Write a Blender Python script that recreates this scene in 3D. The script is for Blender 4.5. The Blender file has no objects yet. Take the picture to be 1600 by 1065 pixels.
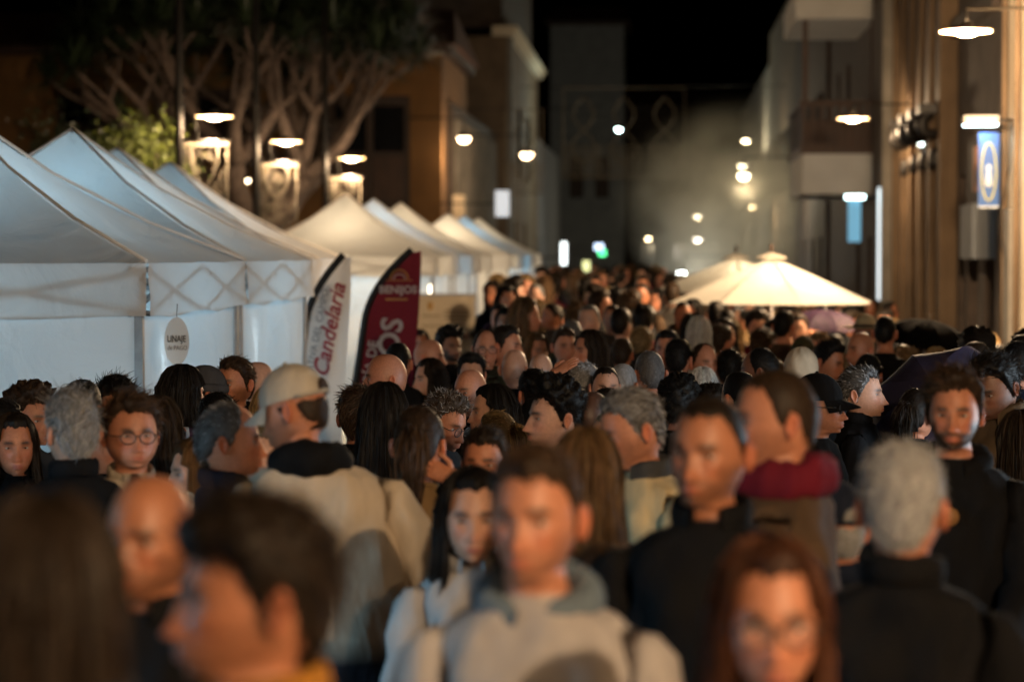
import bpy, math, random
import numpy as np
from mathutils import Matrix, Vector
pi = math.pi
D = bpy.data
SC = bpy.context.scene
COL = SC.collection
rng = np.random.default_rng(7)
random.seed(7)

# ------------------------------------------------------------------ camera
FPX = 3800.0                     # focal length in photo pixels (1600 wide)
CAMH = 2.07                      # camera held just over the heads
VPX, VPY = 1030.0, 396.0         # vanishing point of the street in the photo
yaw = math.atan((VPX - 800.0) / FPX)
pitch = math.atan((532.5 - VPY) / FPX)
cam = D.cameras.new('camera')
cam.sensor_width = 36.0
cam.lens = FPX / 1600.0 * 36.0
cam.clip_start = 0.3
cam.clip_end = 1000.0
cam.dof.use_dof = True
cam.dof.focus_distance = 10.8
cam.dof.aperture_fstop = 2.15
cam_ob = D.objects.new('camera', cam)
COL.objects.link(cam_ob)
cam_ob.location = (0, 0, CAMH)
cam_ob.rotation_euler = (pi / 2 - pitch, 0, yaw)
SC.camera = cam_ob
CAM_R = cam_ob.rotation_euler.to_matrix()

def at(px, py, Y):
    """world point on the plane y = Y seen at photo pixel (px, py)"""
    d = CAM_R @ Vector(((px - 800.0) / FPX, -(py - 532.5) / FPX, -1.0))
    return Vector((0, 0, CAMH)) + d * (Y / d.y)

# ------------------------------------------------------------------ night sky, no sun
world = D.worlds.new('World')
SC.world = world
world.use_nodes = True
wn = world.node_tree
bg = wn.nodes['Background']
sky = wn.nodes.new('ShaderNodeTexSky')
sky.sky_type = 'NISHITA'
sky.sun_disc = False
sky.sun_elevation = math.radians(-7.0)
sky.sun_rotation = math.radians(200.0)
wn.links.new(sky.outputs['Color'], bg.inputs['Color'])
bg.inputs['Strength'].default_value = 0.05

SC.view_settings.view_transform = 'Standard'
SC.view_settings.look = 'None'
SC.view_settings.exposure = 0.0
SC.view_settings.gamma = 1.0
SC.view_settings.use_curve_mapping = False
SC.cycles.use_denoising = True
SC.cycles.max_bounces = 6
SC.cycles.diffuse_bounces = 2
SC.cycles.glossy_bounces = 2
SC.cycles.transmission_bounces = 4
SC.cycles.volume_bounces = 1
SC.cycles.transparent_max_bounces = 8
SC.cycles.sample_clamp_indirect = 4.0
SC.cycles.use_light_tree = True

# ------------------------------------------------------------------ materials
MATS = {}
def nodes_mat(name):
    m = D.materials.new(name)
    m.use_nodes = True
    nt = m.node_tree
    return m, nt, nt.nodes['Principled BSDF'], nt.nodes, nt.links

def noise_col(nt, c1, c2, scale, detail=4, coord='Object', stretch=None):
    N, L = nt.nodes, nt.links
    tc = N.new('ShaderNodeTexCoord')
    no = N.new('ShaderNodeTexNoise')
    no.inputs['Scale'].default_value = scale
    no.inputs['Detail'].default_value = detail
    if stretch:
        mp = N.new('ShaderNodeMapping')
        mp.inputs['Scale'].default_value = stretch
        L.new(tc.outputs[coord], mp.inputs['Vector'])
        L.new(mp.outputs['Vector'], no.inputs['Vector'])
    else:
        L.new(tc.outputs[coord], no.inputs['Vector'])
    cr = N.new('ShaderNodeValToRGB')
    cr.color_ramp.elements[0].position = 0.3
    cr.color_ramp.elements[1].position = 0.7
    cr.color_ramp.elements[0].color = (*c1, 1)
    cr.color_ramp.elements[1].color = (*c2, 1)
    L.new(no.outputs['Fac'], cr.inputs['Fac'])
    return cr.outputs['Color'], no.outputs['Fac']

def bump(nt, fac, strength, dist, bsdf):
    b = nt.nodes.new('ShaderNodeBump')
    b.inputs['Strength'].default_value = strength
    b.inputs['Distance'].default_value = dist
    nt.links.new(fac, b.inputs['Height'])
    nt.links.new(b.outputs['Normal'], bsdf.inputs['Normal'])

def mat(name, c1, c2=None, scale=6.0, rough=0.7, metal=0.0, bmp=0.0, bdist=0.01, coord='Object', stretch=None, detail=4):
    if name in MATS:
        return MATS[name]
    m, nt, b, N, L = nodes_mat(name)
    c2 = c2 or tuple(min(1, v * 0.75) for v in c1)
    col, fac = noise_col(nt, c2, c1, scale, detail, coord, stretch)
    L.new(col, b.inputs['Base Color'])
    b.inputs['Roughness'].default_value = rough
    b.inputs['Metallic'].default_value = metal
    if bmp:
        bump(nt, fac, bmp, bdist, b)
    MATS[name] = m
    return m

def mat_attr(name, rough, bscale=0, bstr=0, bdist=0.002, vary=0.0, sss=0.0, stretch=None, sheen=0.0):
    """colour comes from the mesh's own 'col' attribute (skin, cloth, hair of each person)"""
    m, nt, b, N, L = nodes_mat(name)
    a = N.new('ShaderNodeAttribute')
    a.attribute_name = 'col'
    out = a.outputs['Color']
    tc = N.new('ShaderNodeTexCoord')
    no = N.new('ShaderNodeTexNoise')
    no.inputs['Scale'].default_value = bscale or 30
    no.inputs['Detail'].default_value = 3
    src = tc.outputs['Object']
    if stretch:
        mp = N.new('ShaderNodeMapping')
        mp.inputs['Scale'].default_value = stretch
        L.new(src, mp.inputs['Vector'])
        src = mp.outputs['Vector']
    L.new(src, no.inputs['Vector'])
    if vary:
        mx = N.new('ShaderNodeMix')
        mx.data_type = 'RGBA'
        mx.blend_type = 'MULTIPLY'
        mx.inputs['Factor'].default_value = 1.0
        mr = N.new('ShaderNodeMapRange')
        mr.inputs['From Min'].default_value = 0.3
        mr.inputs['From Max'].default_value = 0.7
        mr.inputs['To Min'].default_value = 1 - vary
        mr.inputs['To Max'].default_value = 1 + vary
        L.new(no.outputs['Fac'], mr.inputs['Value'])
        L.new(out, mx.inputs[6])
        L.new(mr.outputs['Result'], mx.inputs[7])
        out = mx.outputs[2]
    L.new(out, b.inputs['Base Color'])
    b.inputs['Roughness'].default_value = rough
    b.inputs['Specular IOR Level'].default_value = 0.12 if rough > 0.8 else (0.2 if rough > 0.5 else 0.45)
    if sheen:
        b.inputs['Sheen Weight'].default_value = sheen
    if sss:
        b.inputs['Subsurface Weight'].default_value = sss
        b.inputs['Subsurface Radius'].default_value = (0.012, 0.005, 0.003)
    if bstr:
        bump(nt, no.outputs['Fac'], bstr, bdist, b)
    MATS[name] = m
    return m

def mat_emit(name, col, strength):
    if name in MATS:
        return MATS[name]
    m, nt, b, N, L = nodes_mat(name)
    b.inputs['Base Color'].default_value = (*[min(1, c) for c in col], 1)
    b.inputs['Emission Color'].default_value = (*col, 1)
    b.inputs['Emission Strength'].default_value = strength
    MATS[name] = m
    return m

# ------------------------------------------------------------------ object helpers
def link(o):
    COL.objects.link(o)
    return o

def make_mesh(name, V, F, mats, fm=None, col=None, smooth=True):
    me = D.meshes.new(name)
    V = np.asarray(V, dtype=np.float64).reshape(-1, 3)
    me.from_pydata(V.tolist(), [], [tuple(int(i) for i in f) for f in F])
    for m in mats:
        me.materials.append(m)
    if fm is not None:
        me.polygons.foreach_set('material_index', np.asarray(fm, dtype=np.int32))
    if col is not None:
        at_ = me.attributes.new('col', 'FLOAT_COLOR', 'POINT')
        c = np.ones((len(V), 4), dtype=np.float32)
        c[:, :3] = np.asarray(col, dtype=np.float32)[:, :3]
        at_.data.foreach_set('color', c.ravel())
    if smooth:
        me.polygons.foreach_set('use_smooth', np.ones(len(me.polygons), dtype=bool))
    me.update()
    return me

def ob(name, me, parent=None, loc=None, rz=0.0):
    o = D.objects.new(name, me)
    link(o)
    if parent is not None:
        o.parent = parent
    if loc is not None:
        o.location = loc
    if rz:
        o.rotation_euler = (0, 0, rz)
    return o

def empty(name, loc=(0, 0, 0), rz=0.0):
    o = D.objects.new(name, None)
    o.empty_display_size = 0.2
    link(o)
    o.location = loc
    o.rotation_euler = (0, 0, rz)
    return o

def tag(o, label=None, cat=None, group=None, kind=None):
    if label: o['label'] = label
    if cat: o['category'] = cat
    if group: o['group'] = group
    if kind: o['kind'] = kind
    return o

def copy_tree(o, parent=None):
    c = o.copy()
    COL.objects.link(c)
    if parent is not None:
        c.parent = parent
    for ch in list(o.children):
        copy_tree(ch, c)
    return c

class MB:
    """collects simple solids into one mesh"""
    def __init__(self):
        self.V, self.F = [], []
    def add(self, V, F):
        n = len(self.V)
        self.V += [tuple(v) for v in V]
        self.F += [tuple(i + n for i in f) for f in F]
        return self
    def box(self, x0, x1, y0, y1, z0, z1):
        V = [(x, y, z) for z in (z0, z1) for y in (y0, y1) for x in (x0, x1)]
        F = [(0, 2, 3, 1), (4, 5, 7, 6), (0, 1, 5, 4), (2, 6, 7, 3), (0, 4, 6, 2), (1, 3, 7, 5)]
        return self.add(V, F)
    def tube(self, pts, r, n=8, cap=True):
        V, F = tube_vf(pts, r, n, cap)
        return self.add(V, F)
    def lathe(self, prof, n=24, c=(0, 0, 0)):
        V, F = [], []
        for (r, z) in prof:
            for k in range(n):
                a = 2 * pi * k / n
                V.append((c[0] + r * math.cos(a), c[1] + r * math.sin(a), c[2] + z))
        for i in range(len(prof) - 1):
            for k in range(n):
                k2 = (k + 1) % n
                F.append((i * n + k, i * n + k2, (i + 1) * n + k2, (i + 1) * n + k))
        return self.add(V, F)
    def build(self, name, m, parent=None, smooth=False, loc=None):
        return ob(name, make_mesh(name, self.V, self.F, [m], smooth=smooth), parent, loc)

def tube_vf(pts, r, n=8, cap=True):
    P = np.asarray(pts, float)
    k = len(P)
    rr = np.full(k, r, float) if np.isscalar(r) else np.asarray(r, float)
    T = np.gradient(P, axis=0)
    T /= np.linalg.norm(T, axis=1)[:, None] + 1e-12
    ref = np.array([0, 0, 1.0]) if abs(T[0][2]) < 0.9 else np.array([1.0, 0, 0])
    u = np.cross(T[0], ref); u /= np.linalg.norm(u)
    V, F = [], []
    for i in range(k):
        u = u - T[i] * np.dot(u, T[i]); u /= np.linalg.norm(u) + 1e-12
        v = np.cross(T[i], u)
        for j in range(n):
            a = 2 * pi * j / n
            V.append(P[i] + rr[i] * (u * math.cos(a) + v * math.sin(a)))
    for i in range(k - 1):
        for j in range(n):
            j2 = (j + 1) % n
            F.append((i * n + j, i * n + j2, (i + 1) * n + j2, (i + 1) * n + j))
    if cap:
        F.append(tuple(range(n - 1, -1, -1)))
        F.append(tuple((k - 1) * n + j for j in range(n)))
    return V, F

def sstep(a, b, x):
    t = np.clip((np.asarray(x, float) - a) / (b - a), 0, 1)
    return t * t * (3 - 2 * t)

def ground_z(x, y):
    """the street falls a little towards its right-hand gutter further on"""
    return float(-0.4 * sstep(12, 22, y) * sstep(-0.5, 2.0, x))
# ------------------------------------------------------------------ people: one continuous body mesh each; hair, eyes, collars, glasses, hats are children
M_SKIN = mat_attr('skin', 0.47, 90, 0.15, 0.001, vary=0.10, sss=0.0)
M_CLOTH = mat_attr('cloth', 0.85, 9, 0.6, 0.02, vary=0.16, stretch=(1.6, 1.6, 0.55))
M_HAIR = mat_attr('hair', 0.55, 60, 0.3, 0.003, vary=0.25, stretch=(1, 1, 0.35))
M_EYEW = mat('eye_white', (0.42, 0.38, 0.35), rough=0.3)
M_IRIS = mat('eye_iris', (0.03, 0.018, 0.01), rough=0.15)
M_FRAME = mat('spectacle_frame', (0.012, 0.010, 0.010), rough=0.3)
M_LENS, _nt, _b, _N, _L = nodes_mat('lens_glass')
_b.inputs['Base Color'].default_value = (1, 1, 1, 1)
_b.inputs['Roughness'].default_value = 0.03
_b.inputs['Alpha'].default_value = 0.05

def head_surface(th, ph, hp):
    """point on the head for polar angle th (from the crown) and azimuth ph (0 = face, +x at 90 deg)"""
    w, jaw, nose, fat = hp['w'], hp['jaw'], hp['nose'], hp['fat']
    s, c = np.sin(th), np.cos(th)
    rs = np.where(c > 0, np.maximum(s, 1e-6) ** 0.80, np.maximum(s, 1e-6) ** 0.92)     # fuller crown and jaw than an ellipsoid
    x = 0.0765 * w * rs * np.sin(ph)
    y = -0.098 * rs * np.cos(ph)
    z = 0.119 * np.sign(c) * np.abs(c) ** 1.0
    f = np.clip(-y / 0.098, 0, 1)
    low = sstep(-0.012, -0.112, z)
    x = x * (1 - (0.15 - 0.10 * fat) * low * jaw) * (1 + 0.10 * fat * np.exp(-((z + 0.055) / 0.04) ** 2))
    y = y - 0.047 * low * f ** 0.75
    y = np.where(y > 0, y * (1.0 + 0.05 * np.exp(-((z - 0.03) / 0.05) ** 2)), y)
    fm = sstep(-0.015, -0.06, y)
    def g(x0, z0, sx, sz):
        return (np.exp(-((x - x0) / sx) ** 2 - ((z - z0) / sz) ** 2) + np.exp(-((x + x0) / sx) ** 2 - ((z - z0) / sz) ** 2)) * fm * (0.5 if x0 == 0 else 1.0)
    dy = np.zeros_like(y)
    t = np.clip((0.010 - z) / 0.056, 0, 1)
    ridge = (0.006 + 0.021 * t ** 1.15) * np.exp(-(x / (0.0085 + 0.006 * t)) ** 2) * sstep(0.022, 0.004, z) * (1 - sstep(-0.046, -0.057, z))
    dy -= ridge * nose * fm
    dy -= 0.008 * nose * g(0.013, -0.045, 0.008, 0.008)
    dy += 0.0105 * g(0.031, 0.001, 0.0165, 0.0125)
    dy -= 0.0045 * g(0.031, 0.0105, 0.014, 0.0045)
    dy -= 0.002 * g(0.031, -0.0115, 0.013, 0.004)
    dy += 0.004 * g(0.0, 0.008, 0.012, 0.010)
    dy -= 0.0065 * g(0.026, 0.020, 0.020, 0.008)
    dy -= 0.005 * g(0.047, -0.022, 0.018, 0.016)
    dy += 0.005 * g(0.040, -0.055, 0.016, 0.018) * (1 - 1.4 * fat)
    dy -= 0.0065 * np.exp(-(x / 0.021) ** 2) * (np.exp(-((z + 0.0665) / 0.0050) ** 2) + 1.1 * np.exp(-((z + 0.0785) / 0.0055) ** 2)) * fm
    dy += 0.003 * np.exp(-(x / 0.02) ** 2 - ((z + 0.072) / 0.003) ** 2) * fm
    dy += 0.004 * np.exp(-(x / 0.022) ** 2 - ((z + 0.090) / 0.006) ** 2) * fm
    dy -= 0.007 * g(0.0, -0.106, 0.020, 0.012) * 2 * jaw
    return np.stack([x, y + dy, z], -1)

def hairline(ph, k=0.0):
    a = np.degrees(np.abs((np.asarray(ph) + pi) % (2 * pi) - pi))
    xs = [0, 35, 55, 68, 78, 86, 94, 101, 112, 124, 145, 180]
    zs = [0.070 + k, 0.074 + k, 0.068 + 0.6 * k, 0.050, 0.020, -0.012, -0.030, 0.010, 0.012, -0.040, -0.070, -0.076]
    return np.interp(a, xs, zs)

def head_xf(P, S):
    """head-local -> body-local: turn about the neck, then lift to the top of the neck"""
    R = S['headR']
    piv = np.array([0, 0.014, -0.12])
    return (((np.asarray(P) - piv) @ R.T) + piv) * S['hs'] + S['headC']

def rot(yaw_, pitch_, roll_):
    m = Matrix.Rotation(yaw_, 3, 'Z') @ Matrix.Rotation(pitch_, 3, 'X') @ Matrix.Rotation(roll_, 3, 'Y')
    return np.array(m)

def ring_faces(a, b, n):
    return [(a + j, a + (j + 1) % n, b + (j + 1) % n, b + j) for j in range(n)]

def build_body(S):
    """one continuous surface: head, neck, trunk, both arms, both legs"""
    M, R = S['M'], S['R']
    hw = M // 20
    r = np.random.default_rng(S['seed'])
    t = 2 * pi * np.arange(M) / M
    ph = t - 0.35 * np.sin(t)
    thmax = np.radians(117 + 33 * (0.5 + 0.5 * np.cos(ph)))
    V, C, F, FM = [], [], [], []
    hp = S['hp']
    skin = np.array(S['skin'])
    # head rows -----------------------------------------------------------
    rows = [head_surface((i / R) ** 0.96 * thmax, ph, hp) for i in range(1, R + 1)]
    H = np.concatenate([[[0, 0, 0.119]], np.concatenate(rows)])
    x, y, z = H[:, 0], H[:, 1], H[:, 2]
    col = np.tile(skin, (len(H), 1))
    fr = sstep(-0.02, -0.06, y)
    def blend(c, w):
        nonlocal col
        col = col * (1 - w[:, None]) + np.array(c) * w[:, None]
    red = skin * np.array([1.06, 0.74, 0.68])
    blend(red, 0.55 * fr * (np.exp(-((np.abs(x) - 0.04) / 0.02) ** 2 - ((z + 0.03) / 0.02) ** 2) + np.exp(-(x / 0.016) ** 2 - ((z + 0.042) / 0.014) ** 2)).clip(0, 1))
    bc = np.array(S['browc'])
    if S['beard']:
        jawm = sstep(-0.045, -0.062, z) * sstep(0.045, 0.0, y) * (1 - np.exp(-(x / 0.02) ** 2 - ((z + 0.073) / 0.009) ** 2) * fr)
        mous = np.exp(-(x / 0.026) ** 2 - ((z + 0.059) / 0.006) ** 2) * fr
        side = sstep(0.045, 0.06, np.abs(x)) * sstep(-0.005, -0.04, z) * sstep(0.03, -0.005, y)
        if S['beard'] == 'moustache':
            blend(bc, np.clip(mous * 1.2, 0, 0.95)); blend(bc * 0.5 + skin * 0.5, 0.35 * jawm)
        else:
            blend(bc, np.clip(np.maximum(np.maximum(jawm, side), mous) * {'full': 0.95, 'stubble': 0.45, 'shadow': 0.25}[S['beard']], 0, 1))
    blend(np.array(S['lip']), np.clip(0.8 * fr * np.exp(-(x / 0.021) ** 4 - ((z + 0.0725) / 0.0095) ** 4), 0, 1))
    blend(bc, np.clip(1.1 * fr * np.exp(-((np.abs(x) - 0.032) / 0.019) ** 4 - ((z - 0.0205 + 4.0 * (np.abs(x) - 0.03) ** 2) / 0.0068) ** 2), 0, 0.95))
    blend((0.05, 0.03, 0.025), np.clip(0.8 * fr * np.exp(-((np.abs(x) - 0.031) / 0.014) ** 4 - ((z - 0.0005) / 0.0065) ** 2), 0, 0.8))
    if S['hair'] in ('bald', 'fringe', 'buzz'):
        az = np.arctan2(x, -y)
        sh_ = sstep(0.0, 0.03, z - hairline(az)) * (0.35 + 0.3 * sstep(0.07, 0.0, z))
        blend(np.array(S['hairc']) * 0.5 + skin * 0.35, np.clip(sh_ * (0.45 if S['hair'] != 'buzz' else 0.9), 0, 1))
    V.append(head_xf(H, S)); C.append(col)
    FM_head = 0
    F += [(0, 1 + j, 1 + (j + 1) % M) for j in range(M)]
    for i in range(R - 1):
        F += [(1 + i * M + j, 1 + (i + 1) * M + j, 1 + (i + 1) * M + (j + 1) % M, 1 + i * M + (j + 1) % M) for j in range(M)]
    last = 1 + (R - 1) * M
    n = len(H)
    # trunk rings -----------------------------------------------------------
    B, sh = S['bulk'], S['shw']
    zt = [1.475, 1.462, 1.445] + list(np.linspace(1.418, 1.270, 2 * hw + 1)) + [1.20, 1.12, 1.04, 0.96, 0.89, 0.83]
    zk = [1.475, 1.462, 1.445, 1.418, 1.36, 1.30, 1.20, 1.12, 1.04, 0.96, 0.89, 0.83]
    rx = np.interp(-np.array(zt), -np.array(zk), [0.068, 0.097, 0.140, 0.172, 0.178, 0.174, 0.176, 0.174, 0.174, 0.182, 0.186, 0.180]) * sh
    ry = np.interp(-np.array(zt), -np.array(zk), [0.066, 0.078, 0.090, 0.100, 0.118, 0.128, 0.130, 0.128, 0.126, 0.130, 0.134, 0.126]) * (0.55 + 0.45 * B)
    rx[4:] *= (0.75 + 0.25 * B)
    rx[:1] = 0.066
    ex = 2 / 2.35
    ct, st = np.cos(t), np.sin(t)
    cx, cy = np.sign(st) * np.abs(st) ** ex, np.sign(ct) * np.abs(ct) ** ex
    lean = np.array(S['lean'])
    tr = []
    f1, f2 = r.uniform(0, 6.28, 4), r.uniform(0.6, 1.4, 4)
    for k, zz in enumerate(zt):
        amp = 0.0 if k < 2 else (0.005 if k < 6 else 0.009)
        wob = amp * (np.sin(5 * t + f1[0] + zz * 9) + 0.8 * np.sin(9 * t + f1[1] - zz * 21) + 0.6 * np.sin(3 * t + f1[2] + zz * 33))
        X = (rx[k] + wob) * cx
        Y = -(ry[k] + wob) * cy + 0.018 - 0.03 * sstep(1.0, 1.25, zz) * (zz < 1.4) * 0.3
        L = lean * (max(0, zz - 0.9) / 0.57) ** 1.3
        tr.append(np.stack([X + L[0], Y + L[1], np.full(M, zz) - 0.010 * np.abs(cx) ** 2 * (0 < k < 6)], -1))
    # neck rings -----------------------------------------------------------
    A, Bq = V[0][last:last + M], tr[0]
    rn = 0.0555 * S['neckw']
    nk = 4
    ca, cb = A.mean(0), Bq.mean(0)
    ca = ca + (np.array([0, 0.012, 0.0]))
    for k in range(1, nk + 1):
        s_ = k / (nk + 1)
        cc = ca * (1 - s_) + cb * s_
        circ = np.stack([cc[0] + rn * st, cc[1] - rn * ct, np.full(M, cc[2])], -1)
        lin = A * (1 - s_) + Bq * s_
        circ[:, 2] = lin[:, 2] * 0.75 + circ[:, 2] * 0.25
        w = math.sin(pi * s_) ** 0.6
        V.append(lin * (1 - w) + circ * w)
        C.append(np.tile(skin * 0.97, (M, 1)))
    nring0 = n
    F += [(last + j, nring0 + j, nring0 + (j + 1) % M, last + (j + 1) % M) for j in range(M)]
    for k in range(nk - 1):
        a_ = nring0 + k * M
        F += [(a_ + j, a_ + M + j, a_ + M + (j + 1) % M, a_ + (j + 1) % M) for j in range(M)]
    n += nk * M
    FM = [0] * len(F)
    t0 = n
    F += [(n - M + j, n + j, n + (j + 1) % M, n - M + (j + 1) % M) for j in range(M)]
    FM += [0] * M
    top, under = np.array(S['top']), np.array(S['under'] if S['under'] is not None else S['top'])
    pants = np.array(S['pants'])
    K = len(zt)
    strip = np.exp(-((np.abs((t + pi) % (2 * pi) - pi)) / S['open']) ** 4)[:, None] if S['open'] else np.zeros((M, 1))
    for k, zz in enumerate(zt):
        V.append(tr[k])
        base = top if zz > 0.93 else pants
        C.append(np.tile(base, (M, 1)) * (1 - strip * (zz > 0.95)) + under * strip * (zz > 0.95))
    c1, c2 = [M // 4 - hw, M // 4 + hw], [3 * M // 4 - hw, 3 * M // 4 + hw]
    for k in range(K - 1):
        for j in range(M):
            if 3 <= k < 3 + 2 * hw and (c1[0] <= j < c1[1] or c2[0] <= j < c2[1]):
                continue
            a_ = t0 + k * M
            F.append((a_ + j, a_ + M + j, a_ + M + (j + 1) % M, a_ + (j + 1) % M)); FM.append(1)
    n += K * M
    # arms -----------------------------------------------------------
    for sgn, cc_ in ((1, c1), (-1, c2)):
        r0, r1 = 3, 3 + 2 * hw
        loop = [(r0, j) for j in range(cc_[0], cc_[1])] + [(k, cc_[1]) for k in range(r0, r1)] + [(r1, j) for j in range(cc_[1], cc_[0], -1)] + [(k, cc_[0]) for k in range(r1, r0, -1)]
        ids = [t0 + k * M + (j % M) for k, j in loop]
        LV = np.array([tr[k][j % M] for k, j in loop])
        c0 = LV.mean(0)
        nl = len(ids)
        ang = np.arctan2(LV[:, 2] - c0[2], -(LV[:, 1] - c0[1]))
        arm = S['armR'] if sgn > 0 else S['armL']
        el, wr = np.array(arm[0]), np.array(arm[1])
        S0 = c0 + np.array([sgn * 0.012, 0, 0.0])
        ua = el - S0; fa = wr - el
        uan = ua / np.linalg.norm(ua); fan = fa / np.linalg.norm(fa)
        ar = S['armr']
        P = [S0 + np.array([sgn * 0.004, 0, -0.006]), S0 + np.array([sgn * 0.016, 0, -0.034]), S0 + np.array([sgn * 0.016, 0, 0]) + uan * 0.095, S0 + ua * 0.56 + np.array([sgn * 0.004, 0, 0]), el - uan * 0.045, el + (fan - uan) * 0.012, el + fan * 0.05, el + fa * 0.42, el + fa * 0.7, wr - fan * 0.012, wr - fan * 0.006, wr + fan * 0.012]
        rad = np.array([0.068, 0.067, 0.064, 0.060, 0.057, 0.055, 0.053, 0.050, 0.046, 0.044, 0.029, 0.027]) * np.array([ar] * 10 + [1, 1])
        hd = fan * (1 - arm[2]) + np.array(arm[3]) * arm[2] if len(arm) > 2 else fan
        hd = hd / np.linalg.norm(hd)
        P += [wr + hd * 0.045, wr + hd * 0.085, wr + hd * 0.105]
        rad = np.concatenate([rad, [0.036, 0.042, 0.036]])
        flat = [1] * 12 + [0.45, 0.36, 0.3]
        u = np.array([0, -1.0, 0]); v = np.array([0, 0, 1.0])
        prev = ids
        Tp = np.gradient(np.array(P), axis=0)
        Tp[0] = np.array([sgn * 0.88, 0, -0.47]); Tp[1] = uan + np.array([sgn * 0.75, 0, 0])
        fs = r.uniform(0, 6.28, 3)
        for k, p in enumerate(P):
            T = Tp[k] / np.linalg.norm(Tp[k])
            u = u - T * np.dot(u, T); u /= np.linalg.norm(u)
            v = np.cross(T, u) * (1 if sgn > 0 else 1)
            v0 = np.array([sgn * 0.47, 0, 0.88]) if k == 0 else vprev
            if np.dot(v, v0) < 0: v = -v
            vprev = v
            fold = 1 + (0.07 * np.sin(3 * ang + fs[0] + k * 2.1) + 0.05 * np.sin(5 * ang + fs[1] - k * 1.3) + (0.06 if 3 <= k <= 6 else 0.0) * math.sin(k * 3.1 + fs[2])) * (0 < k < 10)
            ringp = p + (rad[k] * fold)[:, None] * (np.cos(ang)[:, None] * u + flat[k] * np.sin(ang)[:, None] * v)
            V.append(ringp)
            C.append(np.tile(top if k < 10 else skin, (nl, 1)))
            cur = list(range(n, n + nl))
            n += nl
            for j in range(nl):
                j2 = (j + 1) % nl
                F.append((prev[j], prev[j2], cur[j2], cur[j]) if True else 0); FM.append(1 if k < 11 else 0)
            prev = cur
        V.append((P[-1] + hd * 0.006)[None]); C.append(skin[None]); 
        for j in range(nl):
            F.append((prev[j], prev[(j + 1) % nl], n)); FM.append(0)
        n += 1
        if hw > 1:                                   # five fingers rooted in the palm
            curl = S.get('curl', 0.55)
            for fi, (off, ln) in enumerate(((-0.029, 0.064), (-0.010, 0.080), (0.010, 0.085), (0.028, 0.076))):
                b0 = wr + hd * 0.092 + u * off
                d2 = hd.copy(); pts = [b0]
                for q in range(3):
                    d2 = d2 * math.cos(curl * 0.5) - v * math.sin(curl * 0.5) * (1 if sgn else 1)
                    d2 /= np.linalg.norm(d2)
                    pts.append(pts[-1] + d2 * ln / 3)
                tv, tf = tube_vf(pts, [0.0092, 0.0088, 0.0080, 0.0060], 7)
                V.append(np.array(tv)); C.append(np.tile(skin, (len(tv), 1)))
                for f in tf: F.append(tuple(i + n for i in f)); FM.append(0)
                n += len(tv)
            th0 = wr + hd * 0.03 + u * 0.028
            tv, tf = tube_vf([th0, th0 + (hd * 0.6 + u * 0.8) * 0.03, th0 + (hd * 0.6 + u * 0.8) * 0.03 + (hd * 0.9 + u * 0.3 - v * 0.2) * 0.032, th0 + (hd * 0.6 + u * 0.8) * 0.03 + (hd * 0.9 + u * 0.2 - v * 0.3) * 0.055], [0.013, 0.011, 0.0095, 0.007], 7)
            V.append(np.array(tv)); C.append(np.tile(skin, (len(tv), 1)))
            for f in tf: F.append(tuple(i + n for i in f)); FM.append(0)
            n += len(tv)
    # legs -----------------------------------------------------------
    bot = t0 + (K - 1) * M
    Lb = tr[-1]
    nc = 2 * hw - 1
    fpt, bpt = Lb[0], Lb[M // 2]
    crotch = []
    for q in range(1, nc + 1):
        s_ = q / (nc + 1)
        V.append(((fpt * (1 - s_) + bpt * s_) + np.array([0, 0, -0.03 * math.sin(pi * s_)]))[None]); C.append(pants[None]); crotch.append(n); n += 1
    for sgn in (1, -1):
        half = [bot + j for j in range(0, M // 2 + 1)] if sgn > 0 else [bot + (M - j) % M for j in range(0, M // 2 + 1)]
        ids = half + crotch[::-1]
        nl = len(ids)
        cent = np.array([sgn * 0.095 * S['shw'], 0.012, 0.83])
        allV = np.concatenate(V)
        LV = allV[ids]
        ang = np.arctan2(-(LV[:, 1] - cent[1]), (LV[:, 0] - cent[0]))
        foot = S['feet'][0 if sgn > 0 else 1]
        kx, fx = cent[0] * 0.9 + foot[0] * 0.4, cent[0] * 0.85 + foot[0]
        ky, fy = foot[1] * 0.45 - 0.015, foot[1]
        prev = ids
        prof = [(0.72, 0.088, cent[0], 0.008), (0.60, 0.078, cent[0] * 0.95, 0.0), (0.50, 0.068, kx, ky), (0.46, 0.066, kx, ky), (0.32, 0.062, (kx + fx) / 2, (ky + fy) / 2), (0.17, 0.058, fx, fy), (0.085, 0.062, fx, fy)]
        for k, (zz, rr_, px_, py_) in enumerate(prof):
            ringp = np.stack([px_ + rr_ * np.cos(ang) * (1 + 0.05 * np.sin(3 * ang + k)), py_ - rr_ * np.sin(ang), np.full(nl, zz)], -1)
            V.append(ringp); C.append(np.tile(pants, (nl, 1)))
            cur = list(range(n, n + nl)); n += nl
            for j in range(nl):
                j2 = (j + 1) % nl
                F.append((prev[j], prev[j2], cur[j2], cur[j]) if sgn < 0 else (prev[j2], prev[j], cur[j], cur[j2])); FM.append(1)
            prev = cur
        shoe = np.array(S['shoe'])
        for (yo, zc, rx_, rz_, tip) in ((0.0, 0.055, 0.043, 0.055, 0.02), (-0.06, 0.042, 0.046, 0.040, 0.8), (-0.13, 0.036, 0.047, 0.034, 1), (-0.185, 0.030, 0.034, 0.026, 1)):
            flatp = np.stack([fx + rx_ * np.cos(ang), fy + yo - rx_ * np.sin(ang) * (1 - tip) , zc + (rz_ * np.sin(ang)) * tip], -1)
            flatp[:, 2] = np.maximum(flatp[:, 2], 0.004)
            V.append(flatp); C.append(np.tile(shoe, (nl, 1)))
            cur = list(range(n, n + nl)); n += nl
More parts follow.
